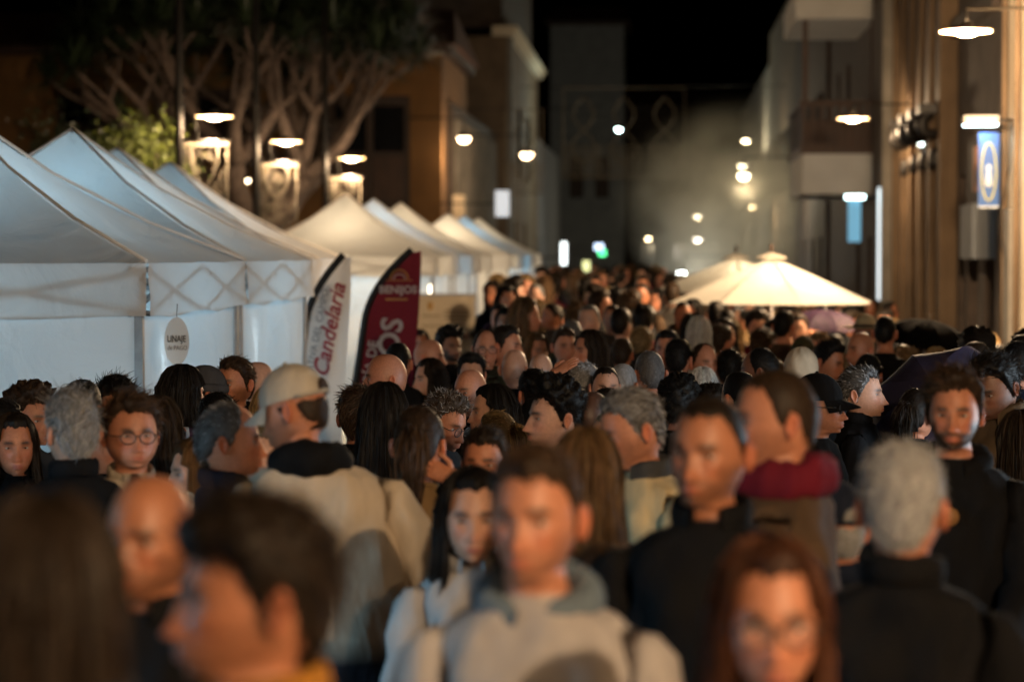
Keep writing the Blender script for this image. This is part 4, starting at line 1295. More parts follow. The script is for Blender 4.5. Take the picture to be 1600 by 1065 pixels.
# distant lit windows / signs
for (x, y, d, w_, h_, c, e, lab) in [(881, 402, 60, 0.14, 0.75, (0.9, 1, 1), 3.2, 'tall thin white lit shop panel beside the far tents'), (916, 421, 70, 0.20, 0.50, (0.9, 0.95, 0.45), 1.3, 'narrow yellow lit sign over the far crowd'), (936, 386, 85, 0.30, 0.22, (0.6, 0.75, 1.0), 3.0, 'small bluish-white lit sign over the far crowd'), (941, 395, 84, 0.24, 0.2, (0.1, 1.0, 0.35), 3.0, 'small green lit pharmacy-like sign over the far crowd'), (985, 434, 90, 0.26, 0.2, (0.3, 1.0, 0.95), 1.8, 'small turquoise lit sign low over the far crowd'), (785, 318, 58, 0.34, 0.62, (0.85, 0.92, 1.0), 0.55, 'pale lightbox sign hanging below the festive frame')]:
    p = at(x, y, d)
    o = empty('lit_sign', p)
    MB().box(-w_ / 2, w_ / 2, -0.03, 0.0, -h_ / 2, h_ / 2).build('lit_face', mat_emit('lit_%d_%d' % (x, y), c, e), o)
    MB().box(-w_ / 2 - 0.03, w_ / 2 + 0.03, 0.002, 0.06, -h_ / 2 - 0.03, h_ / 2 + 0.03).build('sign_case', M_IRON, o)
    sd = -1 if x < 1030 else 1
    MB().tube([(0, 0.03, 0), (sd * 1.5, 0.03, 0)], 0.02, 6).build('sign_arm', M_IRON, o, True)
    tag(o, lab, 'sign')

# unlit festive frames hung over the street ------------------------------------------------
M_GILT = mat('festive_wire', (0.22, 0.175, 0.11), (0.15, 0.115, 0.075), 12, 0.6)
def festive(x0, x1, y0, y1, d, n, label):
    a, b_ = at(x0, y1, d), at(x1, y0, d)
    w, h = b_.x - a.x, b_.z - a.z
    o = empty('festive_frame', a)
    t = 0.022 if d < 70 else 0.035
    f = MB()
    f.tube([(0, 0, 0), (w, 0, 0), (w, 0, h), (0, 0, h), (0, 0, -0.001)], t, 6)
    f.build('outer_frame', M_GILT, o, True)
    for k in range(n):
        cx = w * (k + 0.5) / n; ww = w / n
        q = MB()
        q.tube([(cx + ww * 0.34 * math.sin(a_) * (1 - 0.3 * a_ / 6), -0.03, h * (0.15 + 0.75 * a_ / 6.28)) for a_ in np.linspace(0, 6.28, 18)], t * 0.8, 6)
        q.tube([(cx - ww * 0.34 * math.sin(a_) * (1 - 0.3 * a_ / 6), -0.03, h * (0.15 + 0.75 * a_ / 6.28)) for a_ in np.linspace(0, 6.28, 18)], t * 0.8, 6)
        q.build('scroll', M_GILT, o, True)
        q = MB()
        for z_ in np.linspace(0.03, 0.35, 7): q.tube([(cx - ww * 0.46, 0.03, h * z_), (cx + ww * 0.46, 0.03, h * z_)], t * 0.5, 5)
        for x_ in np.linspace(-0.42, 0.42, 7): q.tube([(cx + ww * x_, 0.04, h * 0.02), (cx + ww * x_, 0.04, h * 0.38)], t * 0.5, 5)
        q.build('mesh_grid', M_GILT, o, True)
    MB().tube([(-1.5, 0.05, h + 0.05), (w / 2, 0.05, h), (w + (8 if x1 > 1000 else 1.5), 0.05, h + 0.1)], 0.012, 6).build('hanging_cable', M_IRON, o, True)
    tag(o, label, 'decoration')
festive(790, 848, 172, 304, 60, 1, 'single upright wire festive frame with scrolls beside the stone house')
festive(880, 1070, 137, 278, 82, 3, 'wide unlit wire festive frame hung across the far street')
# ------------------------------------------------------------------ pop-up tents
def fabric(name, c, trans, rough=0.8):
    m, nt, b, N, L = nodes_mat(name)
    N.remove(b)
    out = N['Material Output']
    tc = N.new('ShaderNodeTexCoord')
    no = N.new('ShaderNodeTexNoise'); no.inputs['Scale'].default_value = 2.2; no.inputs['Detail'].default_value = 5; no.inputs['Distortion'].default_value = 1.2
    L.new(tc.outputs['Object'], no.inputs['Vector'])
    bp = N.new('ShaderNodeBump'); bp.inputs['Strength'].default_value = 0.55; bp.inputs['Distance'].default_value = 0.08
    L.new(no.outputs['Fac'], bp.inputs['Height'])
    d = N.new('ShaderNodeBsdfDiffuse'); t = N.new('ShaderNodeBsdfTranslucent'); mx = N.new('ShaderNodeMixShader')
    d.inputs['Color'].default_value = (*c, 1); t.inputs['Color'].default_value = (*c, 1)
    L.new(bp.outputs['Normal'], d.inputs['Normal'])
    mx.inputs['Fac'].default_value = trans
    L.new(d.outputs['BSDF'], mx.inputs[1]); L.new(t.outputs['BSDF'], mx.inputs[2]); L.new(mx.outputs['Shader'], out.inputs['Surface'])
    return m
M_TENT = fabric('tent_fabric', (0.74, 0.73, 0.71), 0.25)
M_VAL = fabric('valance_fabric', (0.74, 0.72, 0.70), 0.42)
M_TENTW = fabric('tent_wall_fabric', (0.80, 0.79, 0.78), 0.42)
M_SEAM = fabric('tent_seam', (0.82, 0.78, 0.74), 0.05)
M_ALU = mat('tent_aluminium', (0.42, 0.42, 0.42), (0.34, 0.34, 0.34), 20, 0.35, 0.7)
M_LED_C = mat_emit('led_cool', (0.70, 0.90, 1.0), 8.0)
M_LED_W = mat_emit('led_warm', (1.0, 0.84, 0.62), 8.0)
EAVE, PEAK, HALF, VAL = 2.02, 2.93, 1.46, 0.28

def roof_panel_vf(n=14, m=9, seed=0):
    """front roof panel: from the eave edge (y = -HALF) up to the peak, sagging between the ribs"""
    V, F = [], []
    for i in range(m + 1):
        s = i / m
        for j in range(n + 1):
            u = -1 + 2 * j / n
            x = u * HALF * (1 - s)
            y = -HALF * (1 - s)
            z = EAVE + (PEAK - EAVE) * (0.80 * s + 0.20 * s ** 2.2) - 0.07 * math.sin(pi * s) * (1 - u * u) - 0.05 * math.sin(pi * s)
            z += 0.006 * math.sin(u * 9 + s * 14 + seed) * (1 - abs(u)) * (1 - s)
            V.append((x, y, z))
    for i in range(m):
        for j in range(n):
            F.append((i * (n + 1) + j, i * (n + 1) + j + 1, (i + 1) * (n + 1) + j + 1, (i + 1) * (n + 1) + j))
    return V, F
def sheet(z0, z1, half, y, seed, amp, n=26, m=10):
    V, F = [], []
    for i in range(m + 1):
        for j in range(n + 1):
            u, s = -1 + 2 * j / n, i / m
            w = amp * (math.sin(u * 6 + s * 3 + seed) + 0.6 * math.sin(u * 13 - s * 5 + 2 * seed) + 0.8 * math.sin((u + s) * 8 + seed)) * (0.3 + 0.7 * s)
            V.append((u * half, y + w, z1 + (z0 - z1) * s + (0.010 * math.sin(u * 7 + seed) if i == m else 0)))
    for i in range(m):
        for j in range(n):
            F.append((i * (n + 1) + j, (i + 1) * (n + 1) + j, (i + 1) * (n + 1) + j + 1, i * (n + 1) + j + 1))
    return V, F
ROOF_ME = [make_mesh('roof_panel', *roof_panel_vf(seed=k), [M_TENT]) for k in range(2)]
VAL_ME = [make_mesh('valance', *sheet(EAVE - VAL, EAVE, HALF, -HALF - 0.012, 1 + k, 0.008, 26, 5), [M_VAL]) for k in range(2)]
WALL_ME = [make_mesh('side_wall', *sheet(0.03, EAVE - VAL + 0.015, HALF - 0.03, -HALF + 0.045, 2 + 3 * k, 0.030), [M_TENTW]) for k in range(3)]
LEG_ME = MB().box(-0.022, 0.022, -0.022, 0.022, 0, EAVE - 0.03)
LEG_ME = make_mesh('leg', LEG_ME.V, LEG_ME.F, [M_ALU], smooth=False)
BAR_ME = []
for (x0, x1, za, zb) in ((-HALF, 0, -0.03, -0.26), (-HALF, 0, -0.26, -0.03), (0, HALF, -0.03, -0.26), (0, HALF, -0.26, -0.03)):
    v, f = tube_vf([(x0, -HALF + 0.09, EAVE + za), (x1, -HALF + 0.09, EAVE + zb)], 0.016, 6)
    BAR_ME.append(make_mesh('truss_bar', v, f, [M_ALU]))
v, f = tube_vf([(HALF, -HALF, EAVE + 0.012), (HALF * 0.66, -HALF * 0.66, EAVE + 0.24), (HALF * 0.33, -HALF * 0.33, EAVE + 0.53), (0.0, 0, PEAK + 0.01)], 0.010, 6)
RIB_ME = make_mesh('hip_seam', v, f, [M_SEAM])
v, f = tube_vf([(0, 0, EAVE - 0.3), (0, 0, PEAK)], 0.02, 8)
MAST_ME = make_mesh('centre_mast', v, f, [M_ALU])

def tent(xc, yc, label, walls, led, watts, rz=0.0, tubes=True):
    o = empty('market_tent', (xc, yc, 0), rz)
    for k in range(4):
        a = k * pi / 2                              # 0 = side facing the camera, 1 = right (+x) ...
        for nm, me in (('roof_panel', ROOF_ME[k % 2]), ('valance', VAL_ME[k % 2])):
            q = ob(nm, me, o); q.rotation_euler = (0, 0, a)
        q = ob('hip_seam', RIB_ME, o); q.rotation_euler = (0, 0, a)
        q = ob('leg', LEG_ME, o); q.location = ((HALF - 0.05) * (1 if k in (1, 2) else -1), (HALF - 0.05) * (1 if k in (2, 3) else -1), 0)
        for me in BAR_ME:
            q = ob('truss_bar', me, o); q.rotation_euler = (0, 0, a)
        if k in walls:
            q = ob('side_wall', WALL_ME[(k + int(yc)) % 3], o); q.rotation_euler = (0, 0, a)
    ob('centre_mast', MAST_ME, o)
    col = (0.38, 0.74, 1.0) if led == 'cool' else (1.0, 0.78, 0.50)
    m = M_LED_C if led == 'cool' else M_LED_W
    t_ = MB().tube([(-0.5, 0.0, EAVE + 0.05), (0.5, 0.0, EAVE + 0.05)], 0.02, 8).build('led_tube', m, o, True)
    if tubes:
        MB().tube([(HALF - 0.13, -HALF + 0.55, 0.95), (HALF - 0.13, -HALF + 0.55, 1.62)], 0.016, 8).build('led_tube', m, o, True)
    light(o, 'POINT', (0, 0, EAVE - 0.08), watts, col, 0.25)
    tag(o, label, 'tent', 'white pop-up market tents along the left side')
    return o
TX = -2.62 - HALF
tA = tent(TX, 12.32 + HALF, 'white pop-up tent with closed fabric front and oval hanging tag', (0, 1, 2), 'cool', 62)
tent(TX, 15.30 + HALF, 'white pop-up tent second in the row, pointed grey roof behind the oval-tag tent', (1, 3), 'cool', 70)
tent(TX - 0.36, 18.30 + HALF, 'white pop-up tent third in the row, beside the two feather flags', (0, 3), 'cool', 45)
tent(TX - 0.55, 21.4 + HALF, 'white pop-up tent fourth in the row, past the feather flags', (3,), 'cool', 45)
pe = at(540, 305, 35.5)
tent(pe.x, 35.5, 'glowing cream pop-up tent behind the roll-up banner', (3,), 'warm', 110)
tent(pe.x + 0.05, 38.6, 'white pop-up tent right behind the cream glowing one', (0, 3), 'cool', 90)
tent(pe.x + 0.15, 41.7, 'white pop-up tent last in the middle group of tents', (0, 3), 'warm', 100)
ph_ = at(700, 335, 53.0)
tent(ph_.x, 53.0, 'far pop-up tent with pinkish front, first in the farthest group', (0, 3), 'warm', 140)
tent(ph_.x + 0.1, 56.1, 'far pop-up tent second in the farthest group', (0, 1, 3), 'cool', 110)
tent(ph_.x + 0.2, 59.2, 'far pop-up tent last of all, by the dark louvred house', (0, 1, 3), 'warm', 110)

tent(-5.0, 4.2, 'lit pop-up tent beside the photographer, open to the street', (3,), 'cool', 520)

# ------------------------------------------------------------------ lettering as flat mesh
def text_mesh(s, size, shear=0.0, offset=0.0, extrude=0.002):
    cu = D.curves.new('lettering', 'FONT')
    cu.body = s; cu.size = size; cu.shear = shear; cu.offset = offset; cu.extrude = extrude
    cu.align_x = 'CENTER'; cu.align_y = 'CENTER'; cu.resolution_u = 3
    t = D.objects.new('lettering', cu); link(t)
    bpy.context.view_layer.update()
    me = D.meshes.new_from_object(t.evaluated_get(bpy.context.evaluated_depsgraph_get()))
    D.objects.remove(t)
    return me
def letter(s, size, m, parent, loc, rot_, name='lettering', **k):
    me = text_mesh(s, size, **k)
    me.materials.clear(); me.materials.append(m)
    o = ob(name, me, parent)
    o.rotation_euler = rot_
    o.location = loc
    return o
M_INK = mat('grey_ink', (0.05, 0.055, 0.06), rough=0.6)
M_INKL = mat('pale_grey_ink', (0.22, 0.22, 0.23), rough=0.6)
M_RED = mat('crimson_print', (0.36, 0.015, 0.035), rough=0.6)
M_TAGC = mat('tag_card', (0.62, 0.63, 0.63), (0.55, 0.56, 0.56), 4, 0.7)
# oval tag on the right-hand wall of the first tent
tg = empty('hanging_tag', at(276, 533, 12.9))
v = [(0.068 * math.sin(2 * pi * k / 36), 0.0, 0.128 * math.cos(2 * pi * k / 36)) for k in range(36)]
v2 = [(x, 0.006, z) for (x, _, z) in v]
MB().add(v + v2, [tuple(range(36)), tuple(range(71, 35, -1))] + [(k, 36 + k, 36 + (k + 1) % 36, (k + 1) % 36) for k in range(36)]).build('card', M_TAGC, tg)
q = letter('LINAJE', 0.050, M_INK, tg, (0, -0.004, 0.012), (pi / 2, 0, 0), extrude=0.0008, offset=0.0008); q.scale = (0.70, 1, 1)
q = letter('de PAGO', 0.036, M_INKL, tg, (0.004, -0.004, -0.036), (pi / 2, 0, 0), extrude=0.0008); q.scale = (0.75, 1, 1)
MB().tube([(0, 0.003, 0.124), (0.004, 0.003, 0.20)], 0.002, 6).build('string', M_IRON, tg, True)
tag(tg, 'pale oval tag printed with dark lettering hung on the first tent', 'sign')

# feather flags ------------------------------------------------
def feather(px_l, px_r, ytop, d, m, label, flip, build):
    base = at((px_l + px_r) / 2 - 8, 600, d)
    o = empty('feather_flag', (base.x, d, ground_z(base.x, d)))
    H = at(0, ytop, d).z - ground_z(base.x, d)
    k = FPX / d
    W = 1.12 * (px_r - px_l) / k
    lean = 0.42 * W
    left = lambda z: -W * 0.50 + 0.30 * W * sstep(0.2, 1.0, z / H) + (W * 0.62) * max(0, (z / H - 0.72) / 0.28) ** 2.0
    pts = [(left(z), 0, z) for z in np.linspace(0.02, H, 28)]
    MB().tube(pts, [0.030] * 20 + [0.028] * 8, 8).build('pole_sleeve', M_FLAGBLK, o, True)
    MB().lathe([(0.20, 0.0), (0.20, 0.02), (0.04, 0.04), (0.03, 0.10), (0.0, 0.10)], 20, (left(0.02), 0, 0)).build('base', M_IRON, o)
    V, F = [], []
    n, mm = 10, 26
    right = lambda z: W * 0.36 + 0.20 * W * sstep(0.1, 1.0, z / H)
    for i in range(mm + 1):
        z = 0.35 + (H - 0.38) * i / mm
        for j in range(n + 1):
            u = j / n
            a, b_ = left(z) + 0.012, right(z)
            V.append((a + (b_ - a) * u, 0.012 * math.sin(u * 7 + z * 4) * u, z + 0.02 * u))
    for i in range(mm):
        for j in range(n):
            F.append((i * (n + 1) + j, i * (n + 1) + j + 1, (i + 1) * (n + 1) + j + 1, (i + 1) * (n + 1) + j))
    ob('flag_cloth', make_mesh('flag_cloth', V, F, [m]), o)
    build(o, W, H)
    return tag(o, label, 'flag')
M_FLAGBLK = mat('black_sleeve', (0.010, 0.010, 0.011), rough=0.7)
M_FLAGW = fabric('flag_white', (0.80, 0.78, 0.76), 0.25)
M_FLAGM = fabric('flag_maroon', (0.125, 0.018, 0.03), 0.25)
M_FLAGGOLD = mat('gold_print', (0.45, 0.25, 0.06), rough=0.6)
M_FLAGTXT = mat('pale_print', (0.48, 0.43, 0.42), rough=0.6)
UP = lambda tilt: (pi / 2, -(pi / 2) + tilt, 0)
def flag1(o, W, H):
    letter('Candelaria', 0.175, M_RED, o, (0.11 * W + 0.03, -0.03, H - 0.60), UP(0.20), shear=0.3, offset=0.0035)
    letter('RATIVA DEL CAMPO', 0.078, M_INKL, o, (-0.05 * W, -0.03, H - 0.62), UP(0.20), offset=0.0)
    letter('DAD', 0.070, M_INKL, o, (-0.27 * W, -0.03, H - 0.97), UP(0.16), offset=0.0)
def flag2(o, W, H):
    letter('BENIJOS', 0.086, M_FLAGTXT, o, (0.22 * W, -0.03, H - 0.33), (pi / 2, 0, 0), offset=0.003)
    MB().tube([(0.24 * W + 0.075 * math.cos(a), -0.03, H - 0.25 + 0.085 * math.sin(a)) for a in np.linspace(0.1, 3.04, 16)], 0.007, 6).build('arch_emblem', M_FLAGGOLD, o, True)
    MB().tube([(0.24 * W + 0.05 * math.cos(a), -0.03, H - 0.25 + 0.05 * math.sin(a)) for a in np.linspace(0.1, 3.04, 12)], 0.006, 6).build('arch_emblem', M_FLAGTXT, o, True)
    MB().box(0.24 * W - 0.11, 0.24 * W + 0.11, -0.032, -0.028, H - 0.255, H - 0.248).build('emblem_line', M_FLAGGOLD, o)
    MB().box(0.20 * W - 0.09, 0.20 * W + 0.09, -0.032, -0.028, H - 0.415, H - 0.400).build('emblem_line', M_FLAGGOLD, o)
    letter('RÍA DE', 0.115, M_FLAGTXT, o, (-0.18 * W, -0.03, H - 0.92), UP(0.14), offset=0.002)
    letter('OS', 0.250, M_FLAGTXT, o, (0.12 * W, -0.03, H - 0.72), UP(0.14), offset=0.006)
feather(470, 548, 398, 19.2, M_FLAGW, 'white feather flag with slanted crimson and grey lettering', 1, flag1)
feather(560, 655, 390, 19.9, M_FLAGM, 'maroon feather flag with pale lettering and arch emblem', 1, flag2)
# roll-up banner
p = at(650, 461, 33.0)
q2 = at(743, 461, 33.0)
W, Hh = q2.x - p.x, p.z
o = empty('rollup_banner', ((p.x + q2.x) / 2, 33.0, 0))
M_BAN = fabric('banner_cream', (0.56, 0.47, 0.35), 0.15)
MB().box(-W / 2, W / 2, -0.004, 0.004, 0.10, Hh).build('banner_sheet', M_BAN, o)
MB().box(-W / 2 - 0.01, W / 2 + 0.01, -0.015, 0.015, Hh, Hh + 0.025).build('top_rail', M_ALU, o)
MB().box(-W / 2 - 0.02, W / 2 + 0.02, -0.10, 0.10, 0.0, 0.09).build('base_case', M_ALU, o)
M_BRN = mat('brown_print', (0.20, 0.12, 0.06), rough=0.6)
g = MB().lathe([(0.001, 0.07), (0.035, 0.04), (0.045, 0.0), (0.02, -0.05), (0.001, -0.06)], 16, (0, 0, 0)); g.V = [(-W * 0.26 + v[0], -0.008 + 0.1 * v[1], Hh - 0.15 + v[2]) for v in g.V]
g.build('gold_emblem', M_FLAGGOLD, o, True)
for (x_, z_, w_) in ((-0.24, 0.28, 0.30), (0.18, 0.21, 0.40), (0.18, 0.26, 0.44), (0.18, 0.31, 0.36), (-0.2, 0.42, 0.40)):
    MB().box((x_ - w_ / 2) * W, (x_ + w_ / 2) * W, -0.007, -0.0045, Hh - z_ - 0.008, Hh - z_ + 0.008).build('printed_line', M_BRN, o)
tag(o, 'cream roll-up banner with gold emblem in front of the glowing tent', 'banner')

# ------------------------------------------------------------------ parasols and umbrellas
M_PARW = fabric('parasol_canvas', (0.76, 0.71, 0.62), 0.5)
def parasol(px_, ytip, yrim, d, dia, label, watts, seg=8, rot0=0.0):
    tip = at(px_, ytip, d)
    gz = ground_z(tip.x, d)
    o = empty('parasol', (tip.x, d, gz))
    zt = tip.z - gz; zr = at(px_, yrim, d).z - gz
    R_ = dia / 2
    for k in range(seg):
        a0, a1 = rot0 + 2 * pi * k / seg, rot0 + 2 * pi * (k + 1) / seg
        V, F = [], []
        n, m = 7, 5
        for i in range(n + 1):
            s = i / n
            for j in range(m + 1):
                u = j / m
                A_ = np.array((math.cos(a0), math.sin(a0))); B_ = np.array((math.cos(a1), math.sin(a1)))
                q = (A_ * (1 - u) + B_ * u) * R_ * s
                sag = 0.05 * math.sin(pi * u) * math.sin(pi * s)
                V.append((q[0], q[1], zt + (zr - zt) * s ** 1.06 - sag))
        for i in range(n):
            for j in range(m): F.append((i * (m + 1) + j, (i + 1) * (m + 1) + j, (i + 1) * (m + 1) + j + 1, i * (m + 1) + j + 1))
        ob('canopy_panel', make_mesh('canopy_panel', V, F, [M_PARW]), o)
        MB().tube([(0, 0, zt - 0.03), (R_ * 0.98 * math.cos(a0), R_ * 0.98 * math.sin(a0), zr - 0.012)], 0.012, 6).build('rib', M_DARKW, o, True)
    MB().lathe([(0.001, 0.06), (0.17, 0.005), (0.19, -0.02), (0.17, -0.015), (0.05, 0.03)], 24, (0, 0, zt + 0.0)).build('vent_cap', M_PARW, o, True)
    MB().lathe([(0.001, 0.16), (0.02, 0.14), (0.02, 0.06)], 10, (0, 0, zt)).build('finial', M_DARKW, o, True)
    MB().tube([(0, 0, 0), (0, 0, zt)], 0.024, 10).build('pole', M_DARKW, o, True)
    MB().lathe([(0.28, 0.0), (0.28, 0.06), (0.06, 0.09), (0.04, 0.25), (0, 0.25)], 20).build('base', M_IRON, o)
    b_ = MB().lathe([(0.001, -0.06), (0.04, -0.04), (0.05, 0.0), (0.03, 0.05), (0.001, 0.06)], 14, (0.25, -0.1, zr + 0.12)).build('bulb', mat_emit('parasol_bulb', (1, 0.85, 0.6), 12), o, True)
    light(o, 'POINT', (0.25, -0.1, zr + 0.02), watts, (1.0, 0.80, 0.52), 0.15)
    return tag(o, label, 'parasol')
parasol(1205, 402, 473, 28.0, 2.42, 'wide cream parasol glowing over the crowd', 66, rot0=0.25)
parasol(1150, 402, 455, 33.0, 2.3, 'second cream parasol half hidden behind the wide one', 42, rot0=0.1)
def umbrella(px_, py_, d, dia, tilt, yaw_, col, label, grip, handle=0.75, spots=False):
    c = at(px_, py_, d)
    o = empty('umbrella', c)
    o.rotation_euler = (tilt[0], tilt[1], yaw_)
    R_ = dia / 2
    m, nt, b_, N, L = nodes_mat('umbrella_cloth')
    if spots:
        tc = N.new('ShaderNodeTexCoord'); ck = N.new('ShaderNodeTexChecker'); ck.inputs['Scale'].default_value = 34
        ck.inputs['Color1'].default_value = (*col, 1); ck.inputs['Color2'].default_value = (*[v * 0.35 for v in col], 1)
        L.new(tc.outputs['Object'], ck.inputs['Vector']); L.new(ck.outputs['Color'], b_.inputs['Base Color'])
    else:
        cc, fac = noise_col(nt, tuple(v * 0.8 for v in col), col, 12)
        L.new(cc, b_.inputs['Base Color'])
        no = N.new('ShaderNodeTexVoronoi'); no.inputs['Scale'].default_value = 70; tc = N.new('ShaderNodeTexCoord'); L.new(tc.outputs['Object'], no.inputs['Vector'])
        cr = N.new('ShaderNodeValToRGB'); cr.color_ramp.elements[0].position = 0.05; cr.color_ramp.elements[1].position = 0.16; cr.color_ramp.elements[0].color = (1, 1, 1, 1); cr.color_ramp.elements[1].color = (0, 0, 0, 1)
        L.new(no.outputs['Distance'], cr.inputs['Fac']); bump(nt, cr.outputs['Color'], 0.8, 0.004, b_)
    b_.inputs['Roughness'].default_value = 0.6 if col[2] > 0.02 else 0.95; b_.inputs['Specular IOR Level'].default_value = 0.2 if col[2] > 0.02 else 0.02
    for k in range(8):
        a0, a1 = 2 * pi * k / 8, 2 * pi * (k + 1) / 8
        V, F = [], []
        n, mm = 7, 5
        for i in range(n + 1):
            s = i / n
            for j in range(mm + 1):
                u = j / mm
                q = (np.array((math.cos(a0), math.sin(a0))) * (1 - u) + np.array((math.cos(a1), math.sin(a1))) * u) * R_ * math.sin(s * 1.25) / math.sin(1.25)
                V.append((q[0], q[1], R_ * 0.50 * (math.cos(s * 1.45) - 1) - 0.012 * math.sin(pi * u) * s))
        for i in range(n):
            for j in range(mm): F.append((i * (mm + 1) + j, (i + 1) * (mm + 1) + j, (i + 1) * (mm + 1) + j + 1, i * (mm + 1) + j + 1))
        ob('canopy_panel', make_mesh('canopy_panel', V, F, [m]), o)
        MB().tube([(R_ * math.sin(s * 1.25) / math.sin(1.25) * math.cos(a0), R_ * math.sin(s * 1.25) / math.sin(1.25) * math.sin(a0), R_ * 0.5 * (math.cos(s * 1.45) - 1) - 0.006) for s in np.linspace(0.05, 1, 8)], 0.003, 5).build('rib', M_STEEL, o, True)
    MB().tube([(0, 0, 0.05), (0, 0, -handle)], 0.006, 8).build('shaft', M_STEEL, o, True)
    MB().tube([(0, 0, -handle), (0, 0, -handle - 0.10)], 0.014, 8).build('handle', M_FLAGBLK, o, True)
    return tag(o, label, 'umbrella', None)
umbrella(1290, 484, 25.5, 0.80, (0.10, 0.05), 0.3, (0.045, 0.020, 0.050), 'purple finely chequered umbrella below the cream parasol', None, spots=True)
umbrella(1452, 500, 21.0, 0.86, (0.15, 0.12), 0.2, (0.004, 0.004, 0.0045), 'plain black umbrella held among the crowd by the right wall', None)
umbrella(1456, 598, 12.0, 0.80, (0.70, -0.45), 0.0, (0.045, 0.038, 0.075), 'violet-blue umbrella with raindrops tilted behind the bearded man', None)

# ------------------------------------------------------------------ trees
M_BARK = mat('grey_bark', (0.15, 0.11, 0.09), (0.075, 0.055, 0.046), 5, 0.9, bmp=0.8, bdist=0.03)
def leaf_mat(name, c1, c2):
    m, nt, b_, N, L = nodes_mat(name)
    col, fac = noise_col(nt, c2, c1, 1.5)
    L.new(col, b_.inputs['Base Color']); b_.inputs['Roughness'].default_value = 0.5
    return m
M_DRAGO = leaf_mat('sword_leaf', (0.030, 0.050, 0.022), (0.015, 0.028, 0.012))
M_LEAF = leaf_mat('shrub_leaf', (0.16, 0.19, 0.035), (0.07, 0.10, 0.02))
def dragon_tree(base, H):
    o = empty('dragon_tree', base)
    r = np.random.default_rng(3)
    wood = MB(); tips = []
    def grow(p, d, rad, L, depth):
        pts, rr = [p], [rad]
        dd = d / np.linalg.norm(d)
        for k in range(5):
            dd = dd + np.array([0, 0, 0.09]) + r.normal(0, 0.09, 3); dd /= np.linalg.norm(dd)
            pts.append(pts[-1] + dd * L / 5); rr.append(rad * (1 - 0.06 * (k + 1)) * r.uniform(0.93, 1.10))
        wood.tube(pts, rr, 10 if depth < 2 else 7)
        if depth == 4:
            tips.append((pts[-1], dd)); return
        nb = [8, 3, 2, 2][depth]
        az0 = r.uniform(0, 6.28)
        for q in range(nb):
            az = az0 + 2 * pi * q / nb + r.normal(0, 0.25)
            sp = 1.0 if depth == 0 else 0.55
            nd = dd * (1 - 0.45 * sp) + np.array([math.cos(az), math.sin(az), 0]) * sp
            nd[2] = max(nd[2], 0.24)
            grow(pts[-1] - dd * 0.08, nd, rr[-1] * (0.66 if depth == 0 else 0.76), [2.5, 1.7, 1.2, 0.9][depth] * r.uniform(0.85, 1.2), depth + 1)
    grow(np.array([0, 0, 0.0]), np.array([0.02, 0.0, 1.0]), 0.66, 2.5, 0)
    wood.build('trunk', M_BARK, o, True)
    V, F = [], []
    for (p, d) in tips:
        for k in range(90):
            a, e = r.uniform(0, 6.28), r.uniform(-0.45, 1.4)
            dr = np.array([math.cos(a) * math.cos(e), math.sin(a) * math.cos(e), math.sin(e)])
            L = r.uniform(0.55, 1.0)
            sd = np.cross(dr, (0, 0, 1)); sd /= np.linalg.norm(sd) + 1e-6
            n = len(V); w = 0.03
            V += [p - sd * w, p + sd * w, p + dr * L * 0.6 + sd * w * 0.9 + (0, 0, -0.02), p + dr * L * 0.6 - sd * w * 0.9 + (0, 0, -0.02), p + dr * L + np.array((0, 0, -0.12 * L))]
            F += [(n, n + 1, n + 2, n + 3), (n + 3, n + 2, n + 4)]
    ob('crown', make_mesh('crown', V, F, [M_DRAGO], smooth=False), o)
    return tag(o, 'broad old dragon tree with fanned bare limbs and dark leafy crown', 'tree')
p = at(380, 340, 53)
dragon_tree((p.x, 53, 0), 8.2)
def leafy_tree(base, z0, z1, rx, label, seed, n=2600, m=M_LEAF, ls=0.085):
    o = empty('leafy_tree', base)
    r = np.random.default_rng(seed)
    w = MB(); w.tube([(0, 0, 0), (0.05, 0, z0 * 0.6), (0, 0.05, z0 + 0.3)], [0.11, 0.09, 0.06], 8)
    cl = []
    for k in range(16):
        a = r.uniform(0, 6.28)
        e = np.array([math.cos(a) * rx * r.uniform(0.3, 0.8), math.sin(a) * rx * r.uniform(0.3, 0.8), r.uniform(z0 + 0.1, z1 - 0.2)])
        w.tube([(0, 0, z0 * 0.8), e * 0.55 + np.array((0, 0, z0 * 0.35)), e], [0.045, 0.03, 0.012], 6); cl.append((e, r.uniform(0.22, 0.42)))
    w.build('trunk', M_BARK, o, True)
    V, F = [], []
    for k in range(n):
        c, s = cl[r.integers(len(cl))]
        p = c + r.normal(0, 1, 3) * s * np.array((0.8, 0.8, 0.6))
        d = r.normal(0, 1, 3); d[2] -= 0.5; d /= np.linalg.norm(d)
        sd = np.cross(d, r.normal(0, 1, 3)); sd /= np.linalg.norm(sd)
        L = ls * r.uniform(0.7, 1.4); q = len(V)
        V += [p, p + d * L * 0.5 + sd * L * 0.28, p + d * L, p + d * L * 0.5 - sd * L * 0.28]
        F += [(q, q + 1, q + 2, q + 3)]
    ob('crown', make_mesh('crown', V, F, [m], smooth=False), o)
    return tag(o, label, 'tree')
p = at(218, 300, 37.0)
leafy_tree((p.x, 37.0, 0), 2.6, 4.05, 0.75, 'small leafy tree lit yellow-green beside the first plaza lamp', 4)
p = at(95, 300, 40.0)
leafy_tree((p.x, 41.0, 0), 2.4, 4.3, 1.0, 'dim bushy tree in the dark behind the pointed tent roofs', 5, 2600, M_DRAGO, 0.11)

